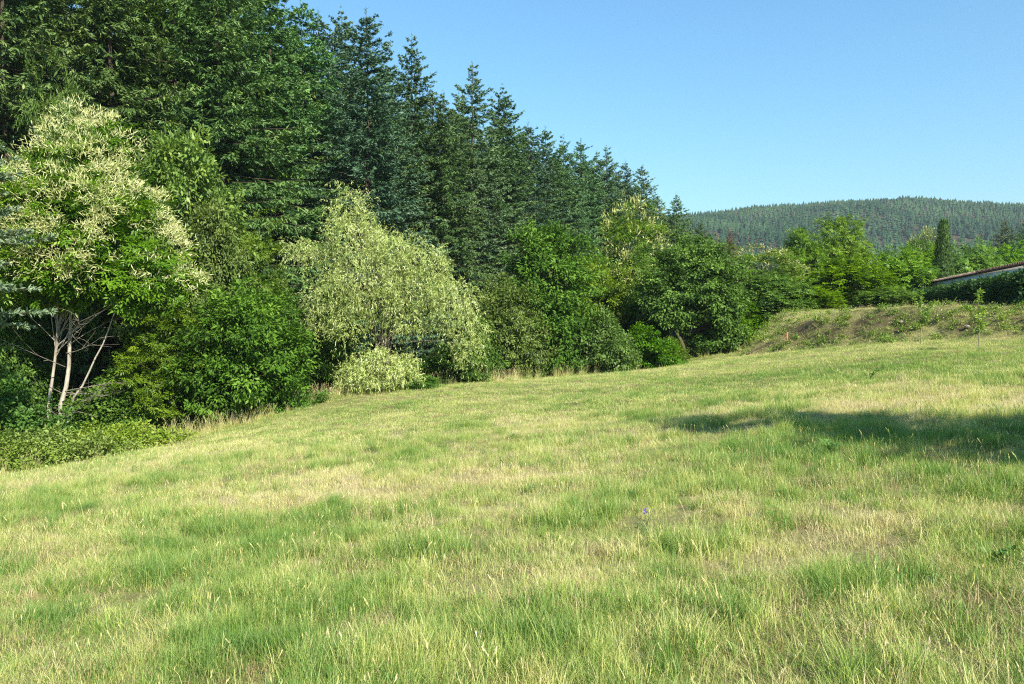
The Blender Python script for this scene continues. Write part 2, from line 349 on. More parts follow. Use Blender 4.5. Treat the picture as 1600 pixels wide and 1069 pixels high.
# ------------------------------------------------------------------ far hill and its forest
HX = np.array([-900, 100, 205, 250, 322, 401, 465, 516, 573, 700, 1000, 1600]); HV = np.array([352, 340, 330, 323, 316, 312.5, 317, 322, 328, 345, 372, 400])
HY = 900.0
def hill_z(x, y):
    crest = EYE + (V0 - np.interp(x, HX, HV) - 7) / FPX * HY - 4
    t = sstep(250, HY, y); back = sstep(HY, HY + 700, y)
    r = 10 * (fbm(x / 90, y / 90, 71, 3) - .5) * sstep(300, 450, y) * sstep(HY, HY - 150, y)
    gul = -9 * np.abs(fbm(x / 160 + y / 400, y / 500, 77, 2) - .5) * 2 * sstep(350, 550, y) * sstep(HY - 20, HY - 250, y)
    return crest * (t ** .9) * (1 - .5 * back) + r + gul - 2.5
hx, hy = np.linspace(-900, 1600, 126), np.linspace(240, 1700, 100)
X, Y = np.meshgrid(hx, hy); nx = len(hx)
ii = (np.arange(len(hy) - 1)[:, None] * nx + np.arange(nx - 1)[None]).ravel()
me = quad_mesh('hill', np.stack([X, Y, hill_z(X, Y)], -1).reshape(-1, 3), np.stack([ii, ii + 1, ii + nx + 1, ii + nx], 1), {'dry': np.zeros(X.size), 'wood': np.ones(X.size)}, True)
tag(obj('hill', me, M['ground']), kind='structure')
def hill_forest():
    r = rng_(5); sp = 4.7
    X, Y = np.meshgrid(np.arange(60, 960, sp), np.arange(300, HY + 40, sp))
    x = (X + r.uniform(-.45, .45, X.shape) * sp).ravel(); y = (Y + r.uniform(-.45, .45, Y.shape) * sp).ravel()
    keep = (x / y > .13) & (x / y < .95); x, y = x[keep], y[keep]
    n = len(x); z = hill_z(x, y) - .5
    h = r.uniform(4.0, 8.5, n) * (1 - .18 * (fbm(x / 60, y / 60, 3, 2) < .45)); rad = h * r.uniform(.24, .36, n)
    tint = np.clip(.45 + .55 * (fbm(x / 45, y / 45, 9, 3) - .5) * 2 + r.normal(0, .13, n), 0, .9)
    tint = np.where((r.random(n) < .05), .97, tint)
    k, L = 5, 3
    rnd = (r.random(n) < .05 + .5 * sstep(.52, .66, fbm(x / 70, y / 50, 13, 2)))
    h = np.where(rnd, h * .75, h); tint = np.where(rnd, np.clip(tint + .06, 0, .85), tint)
    V, F, T = [], [], []
    an = np.linspace(0, 2 * np.pi, k, endpoint=False)
    base = np.stack([x, y, z], 1)
    for j in range(L):
        z0, z1 = .08 + .9 * j / L * .98, min(1.0, .08 + .92 * (j + 1.55) / L)
        rr = np.where(rnd, h * .42 * math.sqrt(max(.1, 1 - (1.7 * z0 - .6) ** 2)), rad * (1 - z0) * 1.05 + .15)
        ph = r.uniform(0, 6.28, n)[:, None] + an[None]
        jit = r.uniform(.65, 1.25, (n, k))
        ring = base[:, None] + np.stack([np.cos(ph) * rr[:, None] * jit, np.sin(ph) * rr[:, None] * jit, (z0 * h)[:, None] + r.uniform(-.05, .05, (n, k)) * h[:, None]], -1)
        tip = base + np.stack([r.normal(0, .1, n), r.normal(0, .1, n), z1 * h], 1)
        V.append(np.concatenate([ring, tip[:, None]], 1))
    V = np.stack(V, 1)                       # n, L, k+1, 3
    b = np.arange(n * L)[:, None, None] * (k + 1)
    a0 = np.arange(k); tri = np.stack([a0, (a0 + 1) % k, np.full(k, k)], 1)[None]
    F = (b + tri).reshape(-1, 3)
    T = np.repeat(tint, L * (k + 1))
    me = quad_mesh('hill_forest', V.reshape(-1, 3), F, {'tint': T})
    tag(obj('forest', me, M['hill_forest']), 'dense blue-green conifer forest covering the far hill', 'forest', kind='stuff')
hill_forest()

# ------------------------------------------------------------------ conifers
def conifer_mesh(seed, H=20., Rb=5.2, whorl=.34, per=8, droop=-.18, tipup=.16, bare=.04, dens=1.0, hang=.25, sub=7, tw=.72, power=.64, rough=.55):
    r = rng_(seed); acc = Acc(); wood_acc = Acc()
    zt = np.linspace(0, H * 1.0, 14)
    lean = np.cumsum(r.normal(0, .03, (14, 2)), 0)
    P = np.concatenate([lean * np.linspace(0, 1, 14)[:, None], zt[:, None]], 1)
    tube(wood_acc, P, np.interp(zt, [0, H], [H * .009, .01]), 8)
    z = H * bare; br = []
    while z < H * .985:
        f = z / H; nb = max(3, int(per * (1 - .45 * f) + r.uniform(-.5, 1)))
        a0 = r.uniform(0, 6.28)
        for j in range(nb):
            L = Rb * ((1 - f) ** power) * r.uniform(.62, 1.16) * min(1., .3 + (1 - f) / .16) + .06
            if f < .12: L *= .75 + 2 * f
            br.append((z + r.normal(0, .34), a0 + 6.283 * j / nb + r.normal(0, .22), L, f))
        z += whorl * r.uniform(.75, 1.25) * (1 - .35 * f)
    br = np.array(br); n = len(br)
    zb, az, L, f = br.T
    el = droop * (1 - f) * 1.4 + .55 * np.clip(f - .55, 0, 1) * 2 * .8 + r.normal(0, .08, n)     # slope of the branch: drooping low, rising near the top
    cu = tipup + r.normal(0, .06, n)
    hdir = np.stack([np.cos(az), np.sin(az), np.zeros(n)], 1); sdir = np.stack([-np.sin(az), np.cos(az), np.zeros(n)], 1)
    up = np.array([0, 0, 1.])
    bx = np.interp(zb, zt, P[:, 0]); by = np.interp(zb, zt, P[:, 1])
    org = np.stack([bx, by, zb], 1)
    def axis(i, s):
        return org[i] + hdir[i] * (L[i] * s)[:, None] + up * (L[i] * (el[i] * s + cu[i] * s * s))[:, None]
    big = np.argsort(-L)[: n // 2]
    for i in big:
        s = np.array([0, .35, .7, 1.0]); ix = np.full(4, i)
        tube(wood_acc, axis(ix, s), np.array([.028, .02, .012, .004]) * (L[i] / Rb + .3), 3)
    # side twigs
    cnt = np.clip((L * 7.6 * dens + 6), 7, 46).astype(int)
    bi = np.repeat(np.arange(n), cnt); m = len(bi)
    s = r.uniform(.0, 1.0, m) ** .72
    side = np.where(r.random(m) < .5, -1., 1.)
    p = axis(bi, s)
    tl = (tw * (1.05 - s * .75) * np.sqrt(np.clip(L[bi] / Rb, .12, 1)) * r.uniform(.6, 1.25, m)) * np.clip(.35 + (1 - f[bi]) / .2, .35, 1) + .06
    fw = r.uniform(.35, .95, m)
    slope = el[bi] + 2 * cu[bi] * s
    tdir = unit(hdir[bi] * fw[:, None] + sdir[bi] * (side * r.uniform(.5, 1., m))[:, None] + up * (slope * fw - hang * r.uniform(.3, 1.5, m))[:, None])
    nrm = unit(up + r.normal(0, rough, (m, 3)))
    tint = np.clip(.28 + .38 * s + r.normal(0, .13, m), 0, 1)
    leaf_quads(acc, p, tdir, nrm, tl, tl * .12 + .035, tint, .15, .4, .1)
    # shorter sprigs along each twig
    for q in range(sub):
        t = r.uniform(.15, .95, m); sd2 = np.where(r.random(m) < .5, -1., 1.)
        tip = unit(np.cross(tdir, nrm)) * sd2[:, None]
        d2 = unit(tdir * r.uniform(.5, 1.1, m)[:, None] + tip * r.uniform(.4, 1., m)[:, None] + nrm * r.normal(0, .45, m)[:, None] - up * (hang * .5 * r.uniform(0, 1.6, m))[:, None])
        l2 = tl * (1.1 - t) * r.uniform(.4, .75, m) + .09
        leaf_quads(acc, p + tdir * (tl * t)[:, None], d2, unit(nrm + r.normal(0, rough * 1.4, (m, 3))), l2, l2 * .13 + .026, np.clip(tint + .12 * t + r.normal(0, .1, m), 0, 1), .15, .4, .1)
    nt = 40                                                     # leader
    zz = H * r.uniform(.955, 1.02, nt)
    dd = rand_dir(r, nt); dd[:, 2] = np.abs(dd[:, 2]) * 1.2 + .3
    leaf_quads(acc, np.stack([np.full(nt, P[-1, 0]), np.full(nt, P[-1, 1]), zz - .1], 1), unit(dd), rand_dir(r, nt), .22, .03, .6)
    return acc.mesh('conifer_crown'), wood_acc.mesh('conifer_trunk', True)
CON = {}
for k, kw in {'spruce_a': dict(seed=1), 'spruce_b': dict(seed=2, Rb=4.7, whorl=.34, droop=-.25, tipup=.22), 'spruce_open': dict(seed=3, Rb=4.7, whorl=.40, per=7, dens=1.0, tipup=.2, droop=-.12),
              'blue': dict(seed=4, Rb=5.2, whorl=.36, droop=-.15, hang=.12), 'douglas': dict(seed=5, Rb=5.6, whorl=.40, per=8, droop=-.3, tipup=.12, hang=.6, tw=.80, rough=.34),
              'douglas_b': dict(seed=6, Rb=5.4, whorl=.40, per=8, droop=-.22, tipup=.1, hang=.55, tw=.82, rough=.34)}.items():
    c, t = conifer_mesh(**kw); CON[k] = (c, t)
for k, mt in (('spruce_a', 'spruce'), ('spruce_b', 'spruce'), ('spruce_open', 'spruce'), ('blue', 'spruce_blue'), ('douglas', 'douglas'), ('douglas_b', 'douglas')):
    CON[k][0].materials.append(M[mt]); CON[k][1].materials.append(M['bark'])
CR = rng_(77)
def conifer(kind, u, vtop, y, label, name='spruce_tree', wide=1.0, group=None, x=None, H=None, cat='spruce'):
    x = bearing(u) * y if x is None else x
    b = gz(x, y) - .1
    H = (z_at(vtop, y) - b) if H is None else H
    s = H / 20.
    o = thing(name, label, cat, (x, y, b), CR.uniform(0, 6.28), (s * wide, s * wide, s), group)
    obj('crown', CON[kind][0], None, o); obj('trunk', CON[kind][1], None, o)
    return o
LEFTROW = [(-30, 42), (60, 44), (140, 43), (225, 46), (310, 45), (385, 47), (440, 50), (20, 48), (180, 50), (270, 52), (350, 52)]
WG = 'conifers along the front of the wood'
front = [('douglas', 15, -230, 34, 'conifer at the left edge with shelving sprays above the pine'), ('spruce_a', 95, -210, 39, 'dark spruce behind the yellow-green treetop left of the blossom'),
         ('douglas_b', 185, -190, 36.5, 'broad conifer with drooping shelves directly above the blossoming chestnut'), ('douglas', 275, -170, 41, 'conifer with layered green boughs above the fine-leaved tree'),
         ('douglas_b', 352, -110, 38.5, 'yellow-tinged conifer with sweeping boughs right of the fine-leaved tree'), ('spruce_b', 425, -50, 43, 'tall spruce whose top is cut off just left of the sky'),
         ('spruce_a', 474, 4, 49, 'spruce tip at the very corner where the sky begins'), ('blue', 505, 22, 52, 'pale bluish conifer top between the sky corner and the darkest spire'),
         ('spruce_b', 536, 16, 54, 'thin conifer tip just left of the darkest blue-green spire'), ('blue', 573, 17, 45, 'darkest blue-green spruce with a ragged spire above the willow'),
         ('spruce_open', 645, 62, 52, 'open-branched spruce with its lone spire right of the darkest one'), ('douglas_b', 690, 150, 51, 'lower green conifer filling the dip between two spires'),
         ('spruce_open', 738, 103, 55, 'pointed spruce in the middle of the skyline, right of the dip'), ('spruce_b', 786, 136, 60, 'narrow pale-tipped spruce right of the middle pointed one'),
         ('blue', 826, 193, 65, 'greyish-green conifer where the skyline starts its even descent'), ('spruce_a', 853, 203, 69, 'second conifer of the even descending skyline'),
         ('spruce_b', 882, 216, 72, 'third conifer of the even descending skyline'), ('spruce_a', 907, 222, 76, 'fourth conifer of the even descending skyline'),
         ('spruce_open', 931, 240, 80, 'thin open spire beside the twin tips on the descending skyline'), ('spruce_open', 947, 231, 79, 'right one of the twin tips on the descending skyline'),
         ('blue', 975, 254, 84, 'rounded bluish conifer top before the skyline steps down'), ('spruce_a', 1002, 261, 87, 'last tall conifer before the skyline steps down to the hill'),
         ('spruce_b', 1024, 300, 91, 'short spruce tucked under the step of the skyline'), ('douglas_b', 1058, 304, 88, 'olive conifer standing alone left of the far hill'),
         ('spruce_b', 1092, 345, 104, 'small conifer half hidden between the oak and the far hill')]
for k, u, v, y, lb in front:
    conifer(k, u, v, y, lb, wide=1.08, group=WG)
for i, (u, y) in enumerate(LEFTROW):
    conifer(['spruce_b', 'spruce_a', 'douglas', 'spruce_a'][i % 4], u, min(-90., -60.) if u < 400 else 10., y, 'dark conifer standing deeper in the wood behind the front row', wide=1.1, group='conifers deep in the wood')
for i in range(54):
    t = (i + CR.uniform(0, .8)) / 54; row = i % 3
    x = -34 + 64 * t - 2 - row * 3.4 + CR.normal(0, 1); y = 43 + 63 * t + 3 + row * 4.4 + CR.normal(0, 1.2)
    lim = np.interp(U0 + x / y * FPX, [f_[1] for f_ in front], [f_[2] for f_ in front]) + CR.uniform(18, 50)
    conifer(['spruce_a', 'spruce_b', 'douglas', 'spruce_open', 'blue'][i % 5], 0, 0, y, 'dark conifer standing deeper in the wood behind the front row', x=x,
            H=min(25., z_at(lim, y) - gz(x, y)), wide=1.1, group='conifers deep in the wood')

# ------------------------------------------------------------------ broadleaved trees
def bumpy(r, k=7):
    D = rand_dir(r, k); A = r.uniform(.05, .16, k); Fq = r.uniform(2, 5, k); Ph = r.uniform(0, 6.28, k)
    return lambda d: 1 + (A * np.sin(Fq * (d @ D.T) * 2 + Ph)).sum(-1) * .8
def clump_points(r, lobes, n, shell=.30):
    lobes = np.array(lobes, float); area = (lobes[:, 3] * lobes[:, 4] + lobes[:, 4] * lobes[:, 5] + lobes[:, 3] * lobes[:, 5])
    li = r.choice(len(lobes), n, p=area / area.sum()); d = rand_dir(r, n); f = np.empty(n)
    for i in range(len(lobes)):
        q = li == i; f[q] = bumpy(r)(d[q])
    rad = f * (1 - np.abs(r.normal(0, shell, n)).clip(0, .85))
    c = lobes[li, :3] + d * lobes[li, 3:6] * rad[:, None]
    return c, d, rad
def broadleaf(seed, lobes, nclump, per, leaf=(.15, .07), csize=.34, up=.75, shell=.28, flat=.6, zmin=.15, style='single', trunk=None, limbs=26, trunk_r=.12, sides=6, tmid=.45):
    """crown of leaf clumps on a trunk with limbs; base at the origin"""
    r = rng_(seed); acc, wd = Acc(), Acc()
    c, d, rad = clump_points(r, lobes, nclump, shell)
    k = c[:, 2] > zmin; c, d, rad = c[k], d[k], rad[k]; n = len(c)
    cs = csize * r.uniform(.6, 1.35, n)
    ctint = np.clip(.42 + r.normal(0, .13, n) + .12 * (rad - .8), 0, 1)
    bi = np.repeat(np.arange(n), per); m = len(bi)
    off = rand_dir(r, m) * (r.random(m) ** .5)[:, None] * cs[bi][:, None] * np.array([1, 1, flat])
    off = off + d[bi] * (.25 * cs[bi])[:, None]
    p = c[bi] + off
    outw = unit(off + d[bi] * .25 * cs[bi][:, None] + 1e-4)
    nr = unit(np.array([0, 0, up]) + d[bi] * .45 + r.normal(0, .38, (m, 3)))
    dr = unit(outw + r.normal(0, .45, (m, 3)) - np.array([0, 0, .25]))
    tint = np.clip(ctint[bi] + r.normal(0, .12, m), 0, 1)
    sz = r.uniform(.65, 1.3, m)
    if style == 'single':
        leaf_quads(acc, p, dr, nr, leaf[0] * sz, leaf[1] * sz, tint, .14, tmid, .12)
    else:                                                    # compound leaf: a fan of leaflets
        sd = unit(np.cross(dr, nr))
        for a, t in ((0, .55), (.9, .25), (-.9, .25), (1.25, 0), (-1.25, 0)):
            dd = dr * math.cos(a) + sd * math.sin(a)
            leaf_quads(acc, p + dr * (leaf[0] * sz * t)[:, None], dd, nr, leaf[0] * sz * .62, leaf[1] * sz, np.clip(tint + r.normal(0, .05, m), 0, 1), .14, tmid, .12)
    L = np.array(lobes); cen = (L[:, :3] * L[:, 3:4]).sum(0) / L[:, 3].sum(); topz = (L[:, 2] + L[:, 5] * .6).max()
    T = np.array(trunk if trunk is not None else [(0, 0, -.3), (cen[0] * .15, cen[1] * .15, topz * .25), (cen[0] * .6, cen[1] * .6, topz * .55), (cen[0], cen[1], topz * .9)], float)
    tt = np.linspace(0, 1, len(T)); fine = np.linspace(0, 1, 14)
    TP = np.stack([np.interp(fine, tt, T[:, i]) for i in range(3)], 1) + np.concatenate([np.zeros((2, 3)), r.normal(0, trunk_r * .25, (12, 3))])
    tube(wd, TP, np.interp(fine, [0, .06, .5, 1], [trunk_r * 1.5, trunk_r, trunk_r * .6, trunk_r * .12]), 9)
    order = r.permutation(n)[:limbs]
    for i in order:
        e = c[i]; f = np.clip(.25 + .6 * (e[2] - TP[0, 2]) / (topz + .1) + r.normal(0, .06), .12, .92) * .85
        s0 = np.array([np.interp(f, fine, TP[:, q]) for q in range(3)])
        mid = s0 * .45 + e * .55 + np.array([0, 0, .12 * np.linalg.norm(e - s0)]) + r.normal(0, .06, 3)
        r0 = trunk_r * (.42 - .25 * f) * r.uniform(.7, 1.2)
        tube(wd, bez(s0, mid, e, 6), np.linspace(r0, r0 * .12, 6), 4)
    return acc, wd
BL = {}
def reg(k, acc, wd, lm, bm, H, W):
    a, b = acc.mesh(k + '_crown'), wd.mesh(k + '_trunk', True); a.materials.append(M[lm]); b.materials.append(M[bm]); BL[k] = (a, b, H, W)
def mat_variant(k2, k, lm):          # the same shapes in another leaf colour
    BL[k2] = BL[k] + (M[lm],)
# tall ovate ash (7 x 4.6), round oak (6.4 x 5.4), dense bush to the ground (4.6 x 4.4), layered robinia (8 x 6), low shrub (2.4 x 3), leafy chestnut (7 x 4.5)
reg('ash', *broadleaf(11, [(0, 0, 4.0, 1.9, 1.9, 2.9), (.7, -.3, 2.4, 1.7, 1.7, 1.9), (-.8, .2, 2.2, 1.6, 1.6, 1.8), (.1, .1, 5.4, 1.1, 1.1, 1.5)], 780, 46, (.17, .075), .36), 'ash', 'bark', 7.0, 4.6)
reg('oak', *broadleaf(12, [(0, 0, 3.9, 2.5, 2.4, 2.2), (1.2, -.5, 2.6, 1.5, 1.4, 1.5), (-1.4, 0, 3.2, 1.4, 1.4, 1.3), (.3, .2, 5.0, 1.5, 1.5, 1.3), (1.5, -.4, 1.3, .9, .9, .9)], 820, 44, (.16, .085), .38,
                      trunk=[(0, 0, -.3), (.05, 0, 1.2), (-.1, 0, 2.4), (.2, 0, 4.6)], trunk_r=.15), 'ash', 'bark', 6.4, 5.4)
reg('bush', *broadleaf(13, [(0, 0, 2.5, 2.0, 2.0, 2.0), (-.9, -.6, 1.5, 1.3, 1.3, 1.4), (1.0, -.3, 1.5, 1.2, 1.3, 1.4), (.3, .3, 3.4, 1.2, 1.2, 1.1)], 760, 46, (.15, .06), .33, limbs=30), 'ash', 'bark', 4.6, 4.4)
reg('robinia', *broadleaf(14, [(0, 0, 6.2, 1.9, 1.9, 1.5), (-1.7, .3, 5.0, 1.5, 1.5, .95), (1.8, -.2, 4.7, 1.5, 1.5, .9), (.4, -1.3, 4.0, 1.8, 1.4, .9), (-.8, -.8, 2.9, 1.9, 1.5, 1.0), (1.3, -.6, 2.3, 1.6, 1.4, .9), (0, 1, 4, 1.8, 1.6, 1.6), (-.3, -.6, 1.4, 2.0, 1.4, .9)], 640, 15, (.26, .07), .42, style='fan', up=.8, flat=.75), 'robinia', 'bark', 7.8, 6.2)
reg('robinia_b', *broadleaf(24, [(.3, 0, 6.6, 1.5, 1.5, 1.2), (-1.5, .3, 5.4, 1.3, 1.3, .8), (1.6, -.2, 5.2, 1.6, 1.5, .8), (-.4, -1., 4.3, 1.7, 1.4, .8), (1.2, -.8, 3.2, 1.7, 1.5, .9), (-1.5, -.6, 3.0, 1.4, 1.4, .9), (.2, -.6, 1.6, 2.2, 1.4, 1.0)], 620, 15, (.26, .07), .42, style='fan', up=.8, flat=.75), 'robinia', 'bark', 7.8, 6.0)
reg('shrub', *broadleaf(15, [(0, 0, 1.1, 1.1, 1.1, 1.0), (-.8, -.1, .8, .8, .8, .75), (.8, .1, .8, .85, .85, .8), (.1, -.3, 1.8, .6, .6, .55)], 330, 44, (.12, .065), .26, limbs=18, trunk_r=.05, zmin=.02), 'shrub', 'bark', 2.4, 3.1)
reg('leafy', *broadleaf(16, [(0, 0, 4.6, 1.7, 1.7, 1.9), (-.9, 0, 3.2, 1.4, 1.4, 1.3), (1.0, -.2, 3.0, 1.4, 1.4, 1.2), (0, -.3, 1.6, 1.6, 1.5, 1.1)], 420, 13, (.24, .055), .40, style='fan', up=.9, flat=.5), 'chestnut', 'bark', 6.6, 4.4)
reg('robinia_low', *broadleaf(25, [(0, 0, 3.6, 1.3, 1.3, .9), (-1.3, -.2, 3.0, 1.1, 1.1, .8), (1.3, -.2, 2.8, 1.1, 1.1, .8), (.4, -.9, 2.3, 1.2, 1.0, .8), (-.8, -.9, 1.8, 1.2, 1, .8), (1.4, -.7, 1.5, 1.1, 1, .8), (-1.6, -.3, 1.6, .9, .9, .8), (.2, -.9, .9, 1.5, .9, .8), (0, .8, 2.4, 1.6, 1, 1.4)], 520, 14, (.24, .075), .36, style='fan', up=.7, flat=.75), 'robinia', 'bark', 4.6, 5.0)
mat_variant('ash_light', 'ash', 'ashlight'); mat_variant('bush_light', 'bush', 'ashlight'); mat_variant('shrub_dark', 'shrub', 'ash'); mat_variant('oak_light', 'oak', 'ashlight'); mat_variant('bush_rob', 'bush', 'robinia')
BR = rng_(99)
def tree(kind, u, y, vtop, wpx, label, name, cat, group=None, rz=None, base=None):
    crown, trunk, H0, W0 = BL[kind][:4]
    x = bearing(u) * y; b = (gz(x, y) if base is None else base) - .05
    H = z_at(vtop, y) - b; W = wpx / FPX * y
    o = thing(name, label, cat, (x, y, b), BR.uniform(0, 6.28) if rz is None else rz, (W / W0, W / W0, H / H0), group)
    cr = obj('crown', crown, None, o); obj('trunk', trunk, None, o)
    if len(BL[kind]) > 4: cr.material_slots[0].link = 'OBJECT'; cr.material_slots[0].material = BL[kind][4]
    return o

# flowering sweet chestnut by the meadow: forked pale stems, dead lower branches, cream catkins
def chestnut():
    y = 27.; x = bearing(84) * y; b = gz(x, y) - .1
    lobes = [(1.0, 0, 8.9, 1.5, 1.5, 1.7), (1.6, -.3, 7.6, 2.1, 1.9, 1.6), (-.4, 0, 7.7, 1.9, 1.8, 1.5), (2.6, -.4, 6.3, 1.9, 1.7, 1.5), (.2, -.4, 6.2, 2.3, 1.8, 1.3), (3.2, -.3, 5.7, 1.4, 1.4, .9), (1.2, -.5, 5.9, 1.6, 1.4, .7), (1.6, .4, 10.2, .8, .8, 1.0), (-1.2, -.2, 6.5, 1.1, 1.2, .9)]
    acc, wd = broadleaf(31, lobes, 640, 18, (.27, .06), .45, style='fan', up=.9, flat=.5, limbs=50, trunk_r=.062, trunk=[(-.25, 0, -.3), (-.2, 0, 1.8), (.15, 0, 4.0), (.6, 0, 7.2), (1.1, 0, 9.6)])
    o = thing('chestnut_tree', 'flowering chestnut covered in cream catkins on forked pale stems', 'chestnut tree', (x, y, b))
    obj('crown', acc.mesh('chestnut_crown'), M['chestnut'], o)
    r = rng_(32)
    obj('trunk', wd.mesh('chestnut_trunk', True), M['bark_pale'], o)
    for pts, r0 in (([(.15, -.1, -.3), (.25, -.1, 1.4), (.55, 0, 3.2), (.6, 0, 5.2), (1.2, 0, 7.6)], .082), ([(.25, -.15, .4), (.75, -.3, 1.7), (1.7, -.4, 3.3), (2.4, -.3, 5.0)], .042)):
        a = Acc(); P = np.array(pts, float); t = np.linspace(0, 1, len(P)); f = np.linspace(0, 1, 12)
        Q = np.stack([np.interp(f, t, P[:, i]) for i in range(3)], 1) + r.normal(0, .025, (12, 3))
        tube(a, Q, np.linspace(r0 * 1.15, r0 * .3, 12), 9); obj('trunk', a.mesh('chestnut_stem', True), M['bark_pale'], o)
    for k in range(18):                                          # bare grey branches low on the stems
        z0 = r.uniform(.5, 4.2); az = r.uniform(-2.9, .5) if k % 3 else r.uniform(-.6, .4); L = r.uniform(.9, 2.9)
        s0 = np.array([.05 + .12 * z0, -.05, z0]); dv = np.array([math.cos(az), math.sin(az), r.uniform(-.1, .55)])
        e = s0 + dv * L; a = Acc(); md = (s0 + e) / 2 + r.normal(0, .18, 3) + np.array([0, 0, .1])
        B = bez(s0, md, e, 8); tube(a, B, np.linspace(.015, .003, 8), 4)
        for q in range(7):
            i = r.integers(2, 8); tube(a, bez(B[i], B[i] + (dv * .4 + r.normal(0, .3, 3)) * .5, B[i] + (dv * .8 + r.normal(0, .55, 3)) * r.uniform(.3, .9), 4), np.linspace(.007, .002, 4), 3)
        obj('dead_branch', a.mesh('dead_branch', True), M['dead_wood'], o)
    # catkin rosettes on the outer, mostly upper shoots
    c, d, rad = clump_points(r, lobes, 3600, .10)
    inside = np.zeros(len(c), bool)
    for lb in lobes:
        inside |= (((c - np.array(lb[:3])) / np.array(lb[3:])) ** 2).sum(1) < .72
    pr = sstep(4.0, 7.6, c[:, 2] + .45 * c[:, 0]) * .65 + .45
    k = ~inside & (d[:, 2] > -.25) & (d[:, 1] < .55) & (r.random(len(c)) < pr * (.32 + .95 * (fbm(c[:, 0] * .9 + 9, c[:, 2] * .9 + c[:, 1], 8, 2) > .43)))
    c, d = c[k] + d[k] * .22, d[k]
    a = Acc(); per = 24; bi = np.repeat(np.arange(len(c)), per); m = len(bi)
    dr = unit(d[bi] * .6 + r.normal(0, .62, (m, 3)) + np.array([0, 0, .30])); p = c[bi] + r.normal(0, .15, (m, 3)) * np.array([1, 1, .6])
    ln = r.uniform(.10, .24, m); tn = np.clip(.5 + r.normal(0, .2, m), 0, 1)
    for ax in range(2):
        leaf_quads(a, p, dr, rand_dir(r, m), ln, .022, tn, .1, .5, .12)
    obj('blossom', a.mesh('chestnut_blossom'), M['blossom'], o)
chestnut()
# paler blossom on the more distant chestnuts
def blossom_mesh(seed, lobes, n):
    r = rng_(seed); c, d, _ = clump_points(r, lobes, n, .08); k = (d[:, 2] > -.1); c, d = c[k], d[k]
    a = Acc(); bi = np.repeat(np.arange(len(c)), 9); m = len(bi)
    leaf_quads(a, c[bi] + d[bi] * .12 + r.normal(0, .13, (m, 3)), unit(d[bi] * .7 + r.normal(0, .6, (m, 3)) + np.array([0, 0, .3])), rand_dir(r, m), r.uniform(.15, .34, m), .06, r.random(m), .1, .5, .1)
    me = a.mesh('far_blossom'); me.materials.append(M['blossom_far']); return me
LEAFY_LOBES = [(0, 0, 4.6, 1.7, 1.7, 1.9), (-.9, 0, 3.2, 1.4, 1.4, 1.3), (1.0, -.2, 3.0, 1.4, 1.4, 1.2)]
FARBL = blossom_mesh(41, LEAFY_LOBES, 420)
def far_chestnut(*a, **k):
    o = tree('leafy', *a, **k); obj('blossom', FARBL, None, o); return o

# ------------------------------------------------------------------ willow
def willow(seed, lobes, ns, H, stems, leafn=13, spread=1.0):
    r = rng_(seed); acc, wd = Acc(), Acc()
    c, d, rad = clump_points(r, lobes, ns, .22); k = c[:, 2] > .25; c, d = c[k], d[k]; n = len(c)
    Ls = r.uniform(.3, 1.05, n) * spread; dk = r.uniform(.25, 1.35, n)
    hz = unit(d * np.array([1, 1, 0]) + r.normal(0, .8, (n, 3)) * np.array([1, 1, 0]) + 1e-4)
    st = r.uniform(-.3, 1.1, n)                                    # how upright the shoot starts
    bi = np.repeat(np.arange(n), leafn); m = len(bi); s = r.random(m)
    def pos(i, s): return c[i] + hz[i] * (Ls[i] * (.75 * s - .2 * s * s))[:, None] + np.array([0, 0, 1.]) * (Ls[i] * (st[i] * s - dk[i] * s * s))[:, None]
    p = pos(bi, s); tg = unit(pos(bi, s + .05) - p)
    dr = unit(tg + r.normal(0, .62, (m, 3)) - np.array([0, 0, .15])); nr = unit(r.normal(0, .6, (m, 3)) + d[bi] * .6 + np.array([0, 0, .5]))
    ct = np.clip(.45 + r.normal(0, .12, n), 0, 1)
    tint = np.clip(ct[bi] + r.normal(0, .15, m) + .25 * (r.random(m) < .08), 0, 1)
    leaf_quads(acc, p, dr, nr, r.uniform(.08, .15, m), r.uniform(.018, .030, m), tint, .1, .45, .15)
    T0 = np.array([0, 0, -.3]); tube(wd, [(0, 0, -.3), (0, 0, 0), (0, 0, .25)], [.2, .19, .12], 8)
    for si in range(stems):
        az = 6.28 * si / stems + r.uniform(-.4, .4); top = np.array([math.cos(az) * .35 * H * .3, math.sin(az) * .3, H * r.uniform(.6, .86)])
        B = bez(T0 + np.array([math.cos(az), math.sin(az), 0]) * .12, np.array([top[0] * .3, top[1] * .3, H * .4]), top, 10) + r.normal(0, .02, (10, 3))
        tube(wd, B, np.linspace(.06, .012, 10), 7)
        for i in r.permutation(n)[:14]:
            j = r.integers(2, 9); e = c[i]
            if e[2] < B[j][2] - 1.0: continue
            tube(wd, bez(B[j], (B[j] + e) / 2 + np.array([0, 0, .35]), e, 6), np.linspace(.02, .004, 6), 4)
    sh = r.permutation(n)[: n // 12]                                # yellow shoots seen between the leaves
    for i in sh:
        q = np.linspace(0, .9, 4); tube(acc, pos(np.full(4, i), q), np.linspace(.007, .003, 4), 3, .42)
    return acc, wd
